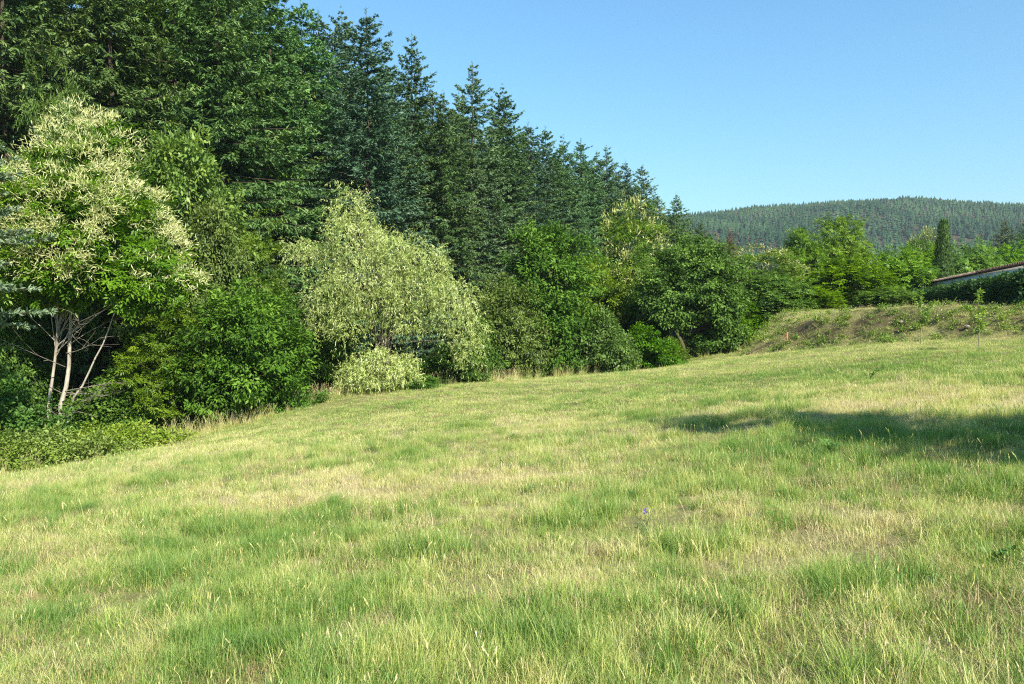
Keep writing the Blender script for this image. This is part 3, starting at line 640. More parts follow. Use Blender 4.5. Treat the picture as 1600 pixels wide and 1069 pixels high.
WL = [(-1.3, 0, 7.0, .7, .8, .95), (-1.0, 0, 5.9, 1.1, 1.1, .9), (-2.9, .1, 5.4, .8, .8, .5), (.3, -.2, 5.5, 1.0, 1.1, .7), (1.5, -.2, 5.0, 1.0, 1.1, .7), (-.6, -.4, 4.4, 1.6, 1.3, .7), (1.3, -.5, 4.0, 1.3, 1.2, .7), (-2.0, -.2, 3.7, .9, .9, .6), (2.6, -.4, 3.5, 1.0, 1.0, .7), (-.2, -.5, 3.3, 1.3, 1.0, .55), (3.1, -.4, 2.4, .7, .8, .8), (3.3, -.4, 1.5, .45, .6, .6), (-2.3, -.2, 2.9, .6, .6, .5), (1.1, -.7, 2.8, 1.0, .6, .5), (-1.3, -.7, 2.5, .7, .5, .6)]
y = 31.; x = bearing(598) * y; b = gz(x, y) - .1
o = thing('willow_tree', 'pale yellow-green willow with drooping shoots in front of the dark conifers', 'willow', (x, y, b))
a, wdm = willow(51, WL, 3900, 7.6, 4)
obj('crown', a.mesh('willow_crown'), M['willow'], o); obj('trunk', wdm.mesh('willow_trunk', True), M['bark_willow'], o)
y = 29.8; x = bearing(592) * y; b = gz(x, y) - .1
o = thing('willow_bush', 'low yellow-green willow bush at the foot of the big willow', 'bush', (x, y, b))
a, wdm = willow(52, [(0, 0, .95, 1.25, 1.0, .85), (-.7, -.2, .7, .8, .7, .6), (.8, -.1, .7, .8, .7, .55)], 1100, 1.6, 3, 12, .55)
obj('crown', a.mesh('willow_bush_crown'), M['willow'], o); obj('trunk', wdm.mesh('willow_bush_trunk', True), M['bark_willow'], o)

# ------------------------------------------------------------------ the other trees and shrubs of the wood edge
EG = 'broadleaved trees and shrubs at the edge of the wood'
def T(kind, u, y, vtop, wpx, label, name='broadleaf_tree', cat='tree', **k): return tree(kind, u, y, vtop, wpx, label, name, cat, EG, **k)
T('leafy', 95, 31, 92, 125, 'yellow-green treetop rising behind the upper left of the blossoming chestnut', 'chestnut_sapling')
T('ash_light', 285, 32.5, 200, 200, 'smooth fine-leaved green tree right of the blossoming chestnut')
T('ash_light', 335, 31.5, 310, 130, 'lower fine-leaved tree between the blossoming chestnut and the round dark tree')
T('leafy', 398, 34, 340, 120, 'loose light-green foliage between the fine-leaved tree and the willow', 'chestnut_sapling')
T('bush', 388, 27.6, 446, 205, 'round dense dark-green ash bush left of the willow', 'ash_bush', 'bush')
T('leafy', 262, 27.2, 465, 135, 'bright green chestnut shoots right of the pale forked stems', 'chestnut_sapling')
T('bush', 5, 28.6, 430, 150, 'dark green leafy tree left of the pale forked stems', 'ash_bush', 'bush')
T('shrub', 10, 23.6, 592, 165, 'bright leafy shrub at the left edge below the pale stems', 'leafy_shrub', 'shrub')
T('shrub_dark', 185, 27.4, 575, 150, 'dark green shrub just right of the pale stems', 'leafy_shrub', 'shrub')
T('bush', 505, 34, 470, 120, 'shaded dark bush in the hollow between the round ash bush and the willow', 'ash_bush', 'bush')
T('shrub_dark', 700, 32.6, 540, 120, 'dark green shrub under the right branches of the willow', 'leafy_shrub', 'shrub')
T('shrub', 655, 30.6, 586, 85, 'small green shrub right of the low willow bush', 'leafy_shrub', 'shrub')
T('ash', 858, 38, 345, 160, 'tall dark-green ash right of the willow')
T('bush_light', 797, 36.2, 440, 125, 'mid-green rounded bush between the willow and the tall ash', 'ash_bush', 'bush')
T('shrub_dark', 750, 35, 500, 90, 'narrow dark shrub directly right of the willow branches', 'leafy_shrub', 'shrub')
T('shrub', 938, 37.4, 485, 110, 'bright shrub at the foot of the tall ash', 'leafy_shrub', 'shrub')
T('shrub', 1003, 38.6, 508, 100, 'bright leafy shrub left of the oak trunk', 'leafy_shrub', 'shrub')
T('oak_light', 925, 47, 400, 130, 'olive-green tree above the bright shrubs, behind the tall ash')
far_chestnut(988, 50, 320, 125, 'chestnut with faded yellow blossom between the tall ash and the oak', 'chestnut_tree', 'chestnut tree', EG)
T('oak', 1082, 42, 368, 170, 'round dark oak with its trunk showing at the meadow edge', 'oak_tree', 'oak', rz=.4)
T('shrub_dark', 1118, 42.6, 488, 100, 'dark shrub filling the space right of the oak trunk', 'leafy_shrub', 'shrub')
T('shrub', 1046, 40.9, 528, 62, 'small bright shrub at the foot of the mossy leaning stem', 'leafy_shrub', 'shrub')
T('bush', 1020, 47, 440, 110, 'shaded bush in the gap left of the oak', 'ash_bush', 'bush')
far_chestnut(1190, 53, 386, 130, 'pale flowering chestnut between the oak and the bright robinias', 'chestnut_tree', 'chestnut tree', EG)
RG = 'bright green robinias behind the grassy bank'
def Rb(kind, u, y, vtop, wpx, label, **k): return tree(kind, u, y, vtop, wpx, label, 'robinia_tree', 'robinia', RG, **k)
Rb('robinia_low', 1205, 46, 428, 140, 'bright robinia nearest the oak, with layered boughs down to the grass')
Rb('robinia_low', 1262, 45.5, 448, 105, 'low robinia directly behind the left end of the bank')
Rb('robinia', 1308, 64, 336, 120, 'tallest robinia, standing up against the far hill')
Rb('robinia_b', 1252, 60, 360, 85, 'dark-topped robinia just left of the tallest one')
Rb('robinia_low', 1325, 50, 402, 150, 'broad bright robinia behind the middle of the bank')
Rb('robinia_low', 1402, 54, 390, 130, 'robinia left of the roof corner')
Rb('robinia_low', 1388, 46, 448, 95, 'small robinia at the hedge end below the roof corner')
Rb('robinia_low', 1435, 72, 384, 120, 'robinia crown immediately left of the columnar cypress')
Rb('robinia_low', 1515, 74, 380, 125, 'robinia crown immediately right of the columnar cypress')
Rb('robinia_low', 1585, 78, 382, 120, 'robinia crown above the roof at the right edge')
Rb('robinia', 1660, 78, 380, 140, 'robinia beyond the right end of the roof')
far_chestnut(1446, 84, 360, 66, 'small yellow-flowering tree peeping out left of the columnar cypress', 'chestnut_tree', 'chestnut tree', EG)
T('bush_rob', 1160, 45.5, 470, 90, 'green bush in the shade right of the oak', 'ash_bush', 'bush')

# pine branches at the left edge
c, t = conifer_mesh(seed=9, H=11., Rb=3.0, whorl=.40, per=7, droop=-.05, tipup=.12, hang=-.05, sub=8, tw=.42, power=.42, dens=1.6, bare=.42)
c.materials.append(M['pine_blue']); t.materials.append(M['bark'])
y = 20.; x = bearing(-85) * y; b = gz(x, y) - .1
o = thing('pine_tree', 'blue-green pine reaching in from the left edge', 'pine', (x, y, b), .7); obj('crown', c, None, o); obj('trunk', t, None, o)
# right-hand dark pines and one dead conifer
for u, yy, v, wpx, lb in ((1568, 118, 345, 62, 'olive pine on the skyline of the robinias near the right edge'), (1602, 112, 343, 66, 'dark pine at the right edge in front of the hill')):
    x = bearing(u) * yy; b = gz(x, yy); o = thing('pine_tree', lb, 'pine', (x, yy, b), yy, (wpx / FPX * yy / 5.8,) * 2 + ((z_at(v, yy) - b) / 11.,))
    obj('crown', CON['douglas'][0], None, o).scale = (.9, .9, .55); obj('trunk', CON['douglas'][1], None, o).scale = (.9, .9, .55)
cm = CON['spruce_open'][0].copy(); cm.materials.clear(); cm.materials.append(M['dead_needle'])
yy = 92; x = bearing(1140) * yy; b = gz(x, yy); s = (z_at(362, yy) - b) / 20
o = thing('dead_spruce', 'reddish dying conifer between the oak and the far hill', 'spruce', (x, yy, b), 0, (s * 1.0, s * 1.0, s)); obj('crown', cm, None, o); obj('trunk', CON['spruce_open'][1], None, o)

# columnar cypress
def cypress():
    r = rng_(61); acc, wd = Acc(), Acc(); H = 8.0; n = 900
    z = H * r.random(n) ** .85; rad = .72 * np.sin(np.clip(z / H, .0, 1) ** .55 * math.pi) ** .6 * (1 - .35 * z / H) + .03
    az = r.uniform(0, 6.28, n); rr = rad * (.55 + .45 * r.random(n) ** .4) * (1 + .14 * np.sin(az * 5 + z * 1.3))
    c = np.stack([np.cos(az) * rr, np.sin(az) * rr, z], 1); d = np.stack([np.cos(az), np.sin(az), np.zeros(n)], 1)
    bi = np.repeat(np.arange(n), 16); m = len(bi)
    leaf_quads(acc, c[bi] + r.normal(0, .07, (m, 3)), unit(d[bi] * .35 + np.array([0, 0, 1.]) + r.normal(0, .25, (m, 3))), unit(d[bi] + r.normal(0, .4, (m, 3))), r.uniform(.16, .38, m), .07, np.clip(.45 + .1 * np.repeat(r.normal(0, 1, n), 16) + r.normal(0, .12, m), 0, 1))
    tube(wd, [(0, 0, -.2), (0, 0, 2), (0.02, 0, 7.4)], [.14, .11, .02], 8)
    y = 68.; x = bearing(1472) * y; b = gz(x, y); s = (z_at(346, y) - b) / 8.1
    o = thing('cypress_tree', 'slim columnar cypress rising behind the tiled roof', 'cypress', (x, y, b), 0, (1.12, 1.12, s))
    obj('crown', acc.mesh('cypress_crown'), M['cypress'], o); obj('trunk', wd.mesh('cypress_trunk', True), M['bark'], o)
cypress()

# brambles in front of the shrubs on the left
def bramble(u, y, wm, hm, seed, label, kind='bramble'):
    r = rng_(seed); x = bearing(u) * y; lob = [(-wm * .3, 0, hm * .4, wm * .3, .9, hm * .55), (0, -.1, hm * .45, wm * .3, 1.0, hm * .6), (wm * .3, 0, hm * .35, wm * .28, .9, hm * .5)]
    acc, wd = broadleaf(seed, lob, 300, 36, (.10, .055), .26, limbs=24, trunk_r=.03, zmin=-.3, trunk=[(0, 0, -.2), (0, 0, hm * .3), (.1, 0, hm * .6)])
    o = thing('bramble_thicket', label, 'bramble', (x, y, gz(x, y) - .05)); obj('foliage', acc.mesh('bramble_foliage'), M[kind], o); obj('stem', wd.mesh('bramble_stem', True), M['bark_moss'], o)
bramble(75, 22.6, 4.6, 1.0, 71, 'yellow-green bramble thicket at the left foot of the wood')
bramble(200, 24.3, 3.6, .75, 72, 'low bramble thicket below the dark shrub')
bramble(455, 28.6, 2.4, .55, 73, 'weedy brambles at the foot of the round ash bush', 'shrub')
bramble(-60, 21.5, 4.2, 1.2, 74, 'bramble thicket beneath the blue-green pine')
bramble(1010, 39.2, 4.0, .6, 75, 'weeds along the meadow edge left of the oak trunk', 'shrub')

# mossy curved stem and pale trunks beside the oak
a = Acc(); tube(a, bez(np.array([0, 0, -.2]), np.array([.25, 0, .7]), np.array([-.55, 0, 1.7]), 8), np.linspace(.14, .07, 8), 8)
y = 41.2; x = bearing(1068) * y
o = obj('tree_stump', a.mesh('tree_stump', True), M['bark_moss'], None, (x, y, gz(x, y))); tag(o, 'mossy curved bare stem leaning in front of the oak', 'stump')
for u, hh in ((1063, 3.0), (1051, 2.4)):
    a = Acc(); tube(a, [(0, 0, -.2), (.03, 0, 1.), (-.02, 0, 2), (.02, 0, hh)], [.09, .085, .08, .06], 7)
    y = 44.5; x = bearing(u) * y
    tag(obj('bare_trunk', a.mesh('bare_trunk', True), M['bark_pale'], None, (x, y, gz(x, y) + .1)), 'pale sunlit bare trunk glimpsed %s the oak trunk' % ('right behind' if u == 1063 else 'further left of'), 'trunk')

# ------------------------------------------------------------------ house and hedge on the terrace
E0, E1 = np.array([22.7, 35.7]), np.array([29.4, 59.0])
dh = (E1 - E0) / np.linalg.norm(E1 - E0); nh = np.array([-dh[1], dh[0]])          # nh points to the meadow side
near = E0 - dh * 6; far = E1; LEN = np.linalg.norm(far - near); EZ = z_at(448, 59.0) + .12
def house():
    base = 2.0; o = thing('house', 'low white house with terracotta tile roof behind the hedge', 'house', (near[0], near[1], base), math.atan2(dh[1], dh[0]))
    ez = EZ - base; W = 8.0; pitch = .15
    # local x along the eave, local y towards the meadow (+), house body towards -y
    a = Acc(); box(a, (0, -W + .45, -.3), (LEN - .3, -.42, ez - .12)); obj('wall', a.mesh('wall'), M['render'], o)
    a = Acc(); box(a, (-.1, -.419, ez - .62), (LEN, -.12, ez - .12)); obj('fascia', a.mesh('fascia'), M['render'], o)
    a = Acc()
    prof = [(-.25, 0, ez - .115), (-.25, 0, ez - .03), (-.25, -W / 2, ez + W / 2 * pitch - .03), (-.25, -W, ez - .03), (-.25, -W, ez - .115), (-.25, -W / 2, ez + W / 2 * pitch - .2)]
    V = np.array(prof + [(LEN + .1, p[1], p[2]) for p in prof]); 
    a.add(V, [[0, 1, 7, 6], [1, 2, 8, 7], [2, 3, 9, 8], [3, 4, 10, 9], [4, 5, 11, 10], [5, 0, 6, 11], [0, 5, 2, 1], [5, 4, 3, 2], [6, 7, 8, 11], [11, 8, 9, 10]])
    rf = obj('roof', a.mesh('roof'), M['tile_old'], o)
    # half-round tile courses running from eave to ridge, each its own piece
    n = int(LEN / .24); pa = Acc(); an = np.linspace(0, math.pi, 7); slope = np.array([0, -1, pitch]); slope = slope / np.linalg.norm(slope); L = math.hypot(W / 2, W / 2 * pitch)
    ring = np.stack([np.cos(an) * .105, np.zeros(7), np.sin(an) * .085], 1)
    cs = [0, .4, .4, .8, .8, 1.6, 1.6, 2.4, 2.4, L]
    V = np.concatenate([ring * (1.0 if i % 2 == 0 else .93) + np.array([0, .04, 0]) + slope * s for i, s in enumerate(cs)]); F = []
    for i in range(len(cs) - 1):
        for j in range(6): F.append([i * 7 + j, i * 7 + j + 1, i * 7 + 8 + j, i * 7 + 7 + j])
    for j in (0, 2, 4): F.append([j, j + 1, j + 2, min(j + 3, 6)] if j < 4 else [0, 2, 4, 6])
    pa.add(V, F); tm = pa.mesh('roof_tile', True); tm.materials.append(M['tile'])
    tm2 = tm.copy(); tm2.materials.clear(); tm2.materials.append(M['tile_old'])
    for i in range(n):
        q = obj('roof_tile', tm if (i * .24 > LEN * .46) else tm2, None, rf, (i * .24 + .05, 0, ez - .03 + .004 * math.sin(i * 2.3)))
house()
def hedge():
    r = rng_(81); off = 1.7; A = near + nh * off - dh * 1; Bp = far + nh * off - dh * 4.0; L = np.linalg.norm(Bp - A)
    o = thing('hedge', 'clipped dark green hedge along the white house', 'hedge', (A[0], A[1], 0), math.atan2(dh[1], dh[0]))
    acc, wd = Acc(), Acc(); n = 3000
    ztop = lambda s: np.interp(s, [0, L], [z_at(430, 33) - .16, z_at(457, 53.) - .30]) + .04 * np.sin(s * .9) + .05 * np.sin(s * 2.7 + 1)
    s = r.random(n) * L; f = r.random(n); zt = ztop(s); zb = 1.9
    face = f < .62; top = (f >= .62) & (f < .9)
    z = np.where(face, zb + (zt - zb) * r.random(n), zt - .04 * r.random(n)); yv = np.where(face, .45, r.uniform(-.45, .45, n)); sx = np.where(f >= .9, np.where(r.random(n) < .5, 0, L), s)
    yv = np.where(f >= .9, r.uniform(-.45, .45, n), yv); z = np.where(f >= .9, zb + (zt - zb) * r.random(n), z)
    bm_ = np.array([1, 1, 1.]); c = np.stack([sx, yv, z], 1) + r.normal(0, .05, (n, 3))
    nd = np.where(face[:, None], np.array([0, 1, .2]), np.where(top[:, None], np.array([0, .1, 1.]), np.array([0, .2, .3])))
    bi = np.repeat(np.arange(n), 13); m = len(bi)
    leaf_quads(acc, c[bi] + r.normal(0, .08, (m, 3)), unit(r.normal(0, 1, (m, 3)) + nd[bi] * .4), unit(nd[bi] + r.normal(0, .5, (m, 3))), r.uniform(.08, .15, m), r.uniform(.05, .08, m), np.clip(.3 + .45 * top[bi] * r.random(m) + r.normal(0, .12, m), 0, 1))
    box(wd, (.1, -.33, zb - .3), (L - .1, .33, 2.9))
    for i in range(int(L / 1.2)): tube(wd, [(i * 1.2 + .4, 0, zb - .3), (i * 1.2 + .4, 0, zb + .9)], [.04, .03], 5)
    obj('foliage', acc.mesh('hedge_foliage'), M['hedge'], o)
    wd2 = Acc()
    for i in range(int(L / .5)):
        x0 = i * .5 + r.uniform(0, .3)
        for q in range(3): tube(wd2, bez(np.array([x0, 0, zb - .3]), np.array([x0 + r.normal(0, .1), r.normal(0, .1), zb + .5]), np.array([x0 + r.normal(0, .25), r.uniform(-.35, .35), zb + r.uniform(.8, 1.4)]), 4), np.linspace(.025, .006, 4), 4)
    obj('stem', wd2.mesh('hedge_stems', True), M['bark'], o)
    # inner leaves so that no light shows through
    n2 = 16000; p = np.stack([r.random(n2) * L, r.uniform(-.35, .35, n2), r.random(n2)], 1); p[:, 2] = zb + (ztop(p[:, 0]) - zb - .06) * p[:, 2]
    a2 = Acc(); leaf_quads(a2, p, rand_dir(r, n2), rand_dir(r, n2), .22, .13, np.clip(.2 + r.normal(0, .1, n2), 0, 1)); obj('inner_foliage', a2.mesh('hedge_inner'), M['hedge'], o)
hedge()

# ------------------------------------------------------------------ saplings, stake, fallen branch
def sapling(u, y, vtop, seed, label):
    r = rng_(seed); x = bearing(u) * y; b = gz(x, y); H = z_at(vtop, y) - b; acc, wd = Acc(), Acc()
    stems = [np.array([(0, 0, -.05), (.02, 0, H * .4), (-.01, .01, H * .75), (.03, 0, H)])]
    for k in range(6):
        z0 = H * r.uniform(.3, .75); az = r.uniform(0, 6.28); e = np.array([math.cos(az) * .28, math.sin(az) * .28, z0 + H * r.uniform(.12, .28)])
        stems.append(bez(np.array([0, 0, z0]), np.array([e[0] * .8, e[1] * .8, z0 + .05]), e, 4))
    for i, P in enumerate(stems):
        tube(wd, P, np.linspace(.018 if i == 0 else .007, .004, len(P)), 5)
        k = int(150 if i == 0 else 45); t = r.random(k) ** .8; q = np.stack([np.interp(t * .95 + .03, np.linspace(0, 1, len(P)), P[:, j]) for j in range(3)], 1)
        if i == 0: q = q[t > .28]; k = len(q)
        d = rand_dir(r, k); d[:, 2] = d[:, 2] * .4 + .2
        leaf_quads(acc, q + d * .02, d, unit(np.array([0, 0, 1]) + r.normal(0, .5, (k, 3))), r.uniform(.07, .15, k), .055, np.clip(.5 + r.normal(0, .2, k), 0, 1))
    o = thing('young_tree', label, 'sapling', (x, y, b)); obj('foliage', acc.mesh('sapling_leaves'), M['sapling'], o); obj('stem', wd.mesh('sapling_stem', True), M['bark_willow'], o)
sapling(1439, 28.5, 455, 91, 'slender young tree on the bank below the roof corner')
sapling(1529, 24.0, 453, 92, 'taller young tree on the bank nearer the right edge')
y = 36.5; x = bearing(1230) * y
a = Acc(); box(a, (-.025, -.025, -.2), (.025, .025, .40)); a.add([(-.025, -.025, .40), (.025, -.025, .40), (.025, .025, .40), (-.025, .025, .40), (-.012, -.012, .46), (.012, -.012, .46), (.012, .012, .46), (-.012, .012, .46)], [[0, 1, 5, 4], [1, 2, 6, 5], [2, 3, 7, 6], [3, 0, 4, 7], [4, 5, 6, 7]])
tag(obj('marker_stake', a.mesh('marker_stake'), M['stake'], None, (x, y, gz(x, y) + .08)), 'short orange marker stake at the left end of the bank', 'stake')
y = 36.0; x = bearing(1186) * y; r = rng_(93); a = Acc(); B = bez(np.array([-.55, 0, .05]), np.array([0, .1, .35]), np.array([.65, .1, .55]), 7); tube(a, B, np.linspace(.045, .012, 7), 6)
for k in range(6): i = r.integers(2, 7); tube(a, bez(B[i], B[i] + r.normal(0, .12, 3) + [.1, 0, .1], B[i] + r.normal(0, .2, 3) + [.2, 0, .15], 4), np.linspace(.012, .004, 4), 4)
tag(obj('fallen_branch', a.mesh('fallen_branch', True), M['bark'], None, (x, y, gz(x, y))), 'dark fallen branch lying at the tip of the bank', 'branch')

# the tree right of the photographer whose shadow lies across the meadow
r = rng_(95)
acc, wd = broadleaf(96, [(0, 0, 6.9, .75, .75, 1.5), (.1, 0, 5.2, 1.0, 1.0, 1.3), (.4, .1, 3.6, 1.15, 1.15, 1.2), (-.7, -.5, 4.3, .9, .9, 1.2), (-.7, -.6, 2.9, 1.0, 1.0, 1.0)], 420, 40, (.14, .07), .34, trunk_r=.1)
SHX, SHY = 8.65, 3.5
o = thing('cherry_tree', 'narrow tree to the right whose shadow falls across the meadow', 'tree', (SHX, SHY, gz(SHX, SHY) - .05))
obj('crown', acc.mesh('cherry_crown'), M['ashlight'], o); obj('trunk', wd.mesh('cherry_trunk', True), M['bark'], o)

# ------------------------------------------------------------------ meadow weeds
def weed(u, v, seed, label, size=.3, n=40, leaf=(.16, .05), flower=None, name='weed_plant', mat='weed'):
    leaf = (leaf[0] * .6, leaf[1] * .6)
    r = rng_(seed); x, y = ground_hit(u, v); acc = Acc(); wd = Acc()
    o = thing(name, label, 'weed', (x, y, gz(x, y) - .01))
    for k in range(max(3, n // 8)):
        az = r.uniform(0, 6.28); e = np.array([math.cos(az) * size * .7, math.sin(az) * size * .7, size * r.uniform(.6, 1.1)]); B = bez(np.zeros(3), np.array([0, 0, size * .5]), e, 5); tube(wd, B, np.linspace(.004, .002, 5), 4)
        q = B[r.integers(1, 5, 9)]; d = rand_dir(r, 9); d[:, 2] = np.abs(d[:, 2]) * .5
        leaf_quads(acc, q, d, unit(np.array([0, 0, 1]) + r.normal(0, .4, (9, 3))), leaf[0] * r.uniform(.6, 1.2, 9), leaf[1], np.clip(.5 + r.normal(0, .15, 9), 0, 1))
    obj('foliage', acc.mesh('weed_leaves'), M[mat], o); obj('stem', wd.mesh('weed_stem', True), M['weed'], o)
    if flower:
        f = Acc(); k = 12; leaf_quads(f, np.array([0, 0, size]) + r.normal(0, .012, (k, 3)), rand_dir(r, k), rand_dir(r, k), .018, .012, .5); obj('flower', f.mesh('flower'), M['petal'], o)
weed(1358, 597, 101, 'dark leafy weed clump in the upper meadow above the dry patch', .45, 60)
weed(1305, 716, 102, 'leafy weed in the middle of the tree shadow', .16, 48)
weed(1009, 832, 103, 'small weed with a blue flower head', .2, 16, (.05, .02), True)
weed(536, 1075, 104, 'broad dock leaves at the bottom edge', .07, 12, (.13, .06), name='dock_plant')
weed(1570, 872, 105, 'low green weed near the right edge of the meadow', .1, 32, (.09, .04))

# ------------------------------------------------------------------ grass (nobody could count it): tufts scattered over the ground sheet
def blades(acc, r, n, rad, hlo, hhi, wlo, whi, lean=.5, tint=.45, tsd=.25, flat=False, curl=.5):
    a = r.uniform(0, 6.28, n); q = rad * np.sqrt(r.random(n)); p = np.stack([np.cos(a) * q, np.sin(a) * q, np.full(n, -.015)], 1)
    h = r.uniform(hlo, hhi, n); az = r.uniform(0, 6.28, n); ln = np.abs(r.normal(lean, lean * .5, n))
    hd = np.stack([np.cos(az), np.sin(az), np.zeros(n)], 1); sd = np.stack([-np.sin(az), np.cos(az), np.zeros(n)], 1)
    # face partly towards any side so blades never vanish edge-on
    wv = unit(sd + hd * r.normal(0, .5, n)[:, None]) * r.uniform(wlo, whi, n)[:, None]
    up = np.array([0, 0, 1.])
    el = np.cos(np.clip(ln, 0, 1.45)); so = np.sin(np.clip(ln, 0, 1.45))
    m1 = p + up * (h * .55 * el)[:, None] + hd * (h * .55 * so * .7)[:, None]
    tp = p + up * (h * el * (1 - .25 * curl * ln))[:, None] + hd * (h * so * (1 + .3 * curl))[:, None]
    V = np.stack([p - wv / 2, p + wv / 2, m1 + wv * .4, m1 - wv * .4, tp + wv * .06, tp - wv * .06], 1)
    F = np.array([[0, 1, 2, 3], [3, 2, 4, 5]])[None] + (np.arange(n) * 6)[:, None, None]
    t = np.clip(tint + r.normal(0, tsd, n), 0, 1)
    T = np.repeat(t[:, None], 6, 1) + np.array([-.05, -.05, 0, 0, .12, .12])
    acc.add(V.reshape(-1, 3), F.reshape(-1, 4), np.clip(T, 0, 1).ravel())
def seedheads(acc, r, n, rad, hlo, hhi, tint=.8, thick=.0022):
    for i in range(n):
        a = r.uniform(0, 6.28); q = rad * math.sqrt(r.random()); b = np.array([math.cos(a) * q, math.sin(a) * q, -.01]); h = r.uniform(hlo, hhi); az = r.uniform(0, 6.28); ln = r.uniform(.05, .35)
        e = b + np.array([math.cos(az) * ln * h, math.sin(az) * ln * h, h]); B = bez(b, b + np.array([0, 0, h * .6]), e, 5)
        tube(acc, B, np.linspace(thick, thick * .5, 5), 3, tint)
        k = 10; t = r.uniform(.80, 1.0, k); pp = np.stack([np.interp(t, np.linspace(0, 1, 5), B[:, j]) for j in range(3)], 1)
        dv = unit((B[-1] - B[-2])[None] + r.normal(0, .10, (k, 3)) * np.linalg.norm(B[-1] - B[-2]))
        leaf_quads(acc, pp, dv, rand_dir(r, k), .022, thick * 3.0, tint + .1)
gcol = bpy.data.collections.new('grass_tufts')
def template(name, fn, mat):
    acc = Acc(); fn(acc); o = bpy.data.objects.new(name, acc.mesh(name)); o.data.materials.append(mat); gcol.objects.link(o)
rg = rng_(111)
template('t00_short', lambda a: blades(a, rg, 115, .16, .03, .08, .0016, .0030, .7), M['grass'])
template('t01_short', lambda a: blades(a, rg, 115, .16, .025, .07, .0016, .0030, 1.0, .5), M['grass'])
template('t02_short', lambda a: blades(a, rg, 100, .15, .04, .11, .0016, .0030, .6, .42), M['grass'])
template('t03_tall', lambda a: blades(a, rg, 90, .09, .08, .19, .0018, .0034, .40, .26, .14), M['grass'])
template('t04_tall', lambda a: blades(a, rg, 80, .11, .07, .17, .0018, .0034, .55, .36, .2), M['grass'])
template('t05_thatch', lambda a: (blades(a, rg, 90, .16, .05, .14, .0015, .003, 1.35, .5), blades(a, rg, 20, .14, .04, .10, .003, .005, .6, .3)), M['straw'])
template('t06_straw', lambda a: (blades(a, rg, 60, .12, .06, .16, .0015, .003, .85, .55), seedheads(a, rg, 2, .1, .12, .2, .8, .0013)), M['straw'])
template('t07_seed', lambda a: (blades(a, rg, 46, .12, .05, .12, .003, .005, .5), seedheads(a, rg, 3, .12, .12, .24, .75, .0013)), M['grass'])
template('t08_far', lambda a: blades(a, rg, 95, .26, .025, .07, .004, .007, .8), M['grass'])
template('t09_far', lambda a: blades(a, rg, 95, .26, .02, .06, .004, .007, 1.0, .5), M['grass'])
template('t10_far', lambda a: blades(a, rg, 80, .24, .04, .10, .0035, .0065, .6, .4), M['grass'])
template('t11_rank', lambda a: (blades(a, rg, 46, .16, .25, .55, .006, .012, .35, .6), seedheads(a, rg, 9, .16, .5, .95, .8, .005)), M['grass'])
template('t12_rank', lambda a: (blades(a, rg, 56, .18, .2, .45, .006, .012, .45, .45), seedheads(a, rg, 4, .16, .4, .75, .75, .005)), M['grass'])
template('t13_herb', lambda a: leaf_quads(a, rg.normal(0, .07, (70, 3)) * np.array([1, 1, .3]) + np.array([0, 0, .05]), unit(rand_dir(rg, 70) * np.array([1, 1, .5])), unit(np.array([0, 0, 1]) + rg.normal(0, .4, (70, 3))), rg.uniform(.025, .06, 70), .025, np.clip(.35 + rg.normal(0, .1, 70), 0, 1)), M['weed'])
template('t14_scrub', lambda a: leaf_quads(a, rg.normal(0, .12, (120, 3)) * np.array([1, 1, .6]) + np.array([0, 0, .1]), rand_dir(rg, 120), unit(np.array([0, 0, 1]) + rg.normal(0, .6, (120, 3))), rg.uniform(.05, .11, 120), .04, np.clip(.32 + rg.normal(0, .25, 120), 0, 1)), M['bramble'])
template('t15_mat', lambda a: (blades(a, rg, 120, .17, .04, .12, .0015, .0032, 1.4, .5, .3)), M['thatch'])
NG = bpy.data.node_groups.new('scatter_grass', 'GeometryNodeTree')
NG.interface.new_socket('Geometry', in_out='INPUT', socket_type='NodeSocketGeometry'); NG.interface.new_socket('Geometry', in_out='OUTPUT', socket_type='NodeSocketGeometry')
gn, gl = NG.nodes, NG.links
gi, go = gn.new('NodeGroupInput'), gn.new('NodeGroupOutput')
ci = gn.new('GeometryNodeCollectionInfo'); ci.inputs['Collection'].default_value = gcol; ci.inputs['Separate Children'].default_value = True; ci.inputs['Reset Children'].default_value = True
ip = gn.new('GeometryNodeInstanceOnPoints'); ip.inputs['Pick Instance'].default_value = True
def named(n_, t):
    q = gn.new('GeometryNodeInputNamedAttribute'); q.data_type = t; q.inputs['Name'].default_value = n_; return q.outputs['Attribute']
gl.new(gi.outputs[0], ip.inputs['Points']); gl.new(ci.outputs[0], ip.inputs['Instance'])
gl.new(named('idx', 'INT'), ip.inputs['Instance Index']); gl.new(named('rot', 'FLOAT_VECTOR'), ip.inputs['Rotation']); gl.new(named('scl', 'FLOAT'), ip.inputs['Scale'])
gl.new(ip.outputs[0], go.inputs[0])
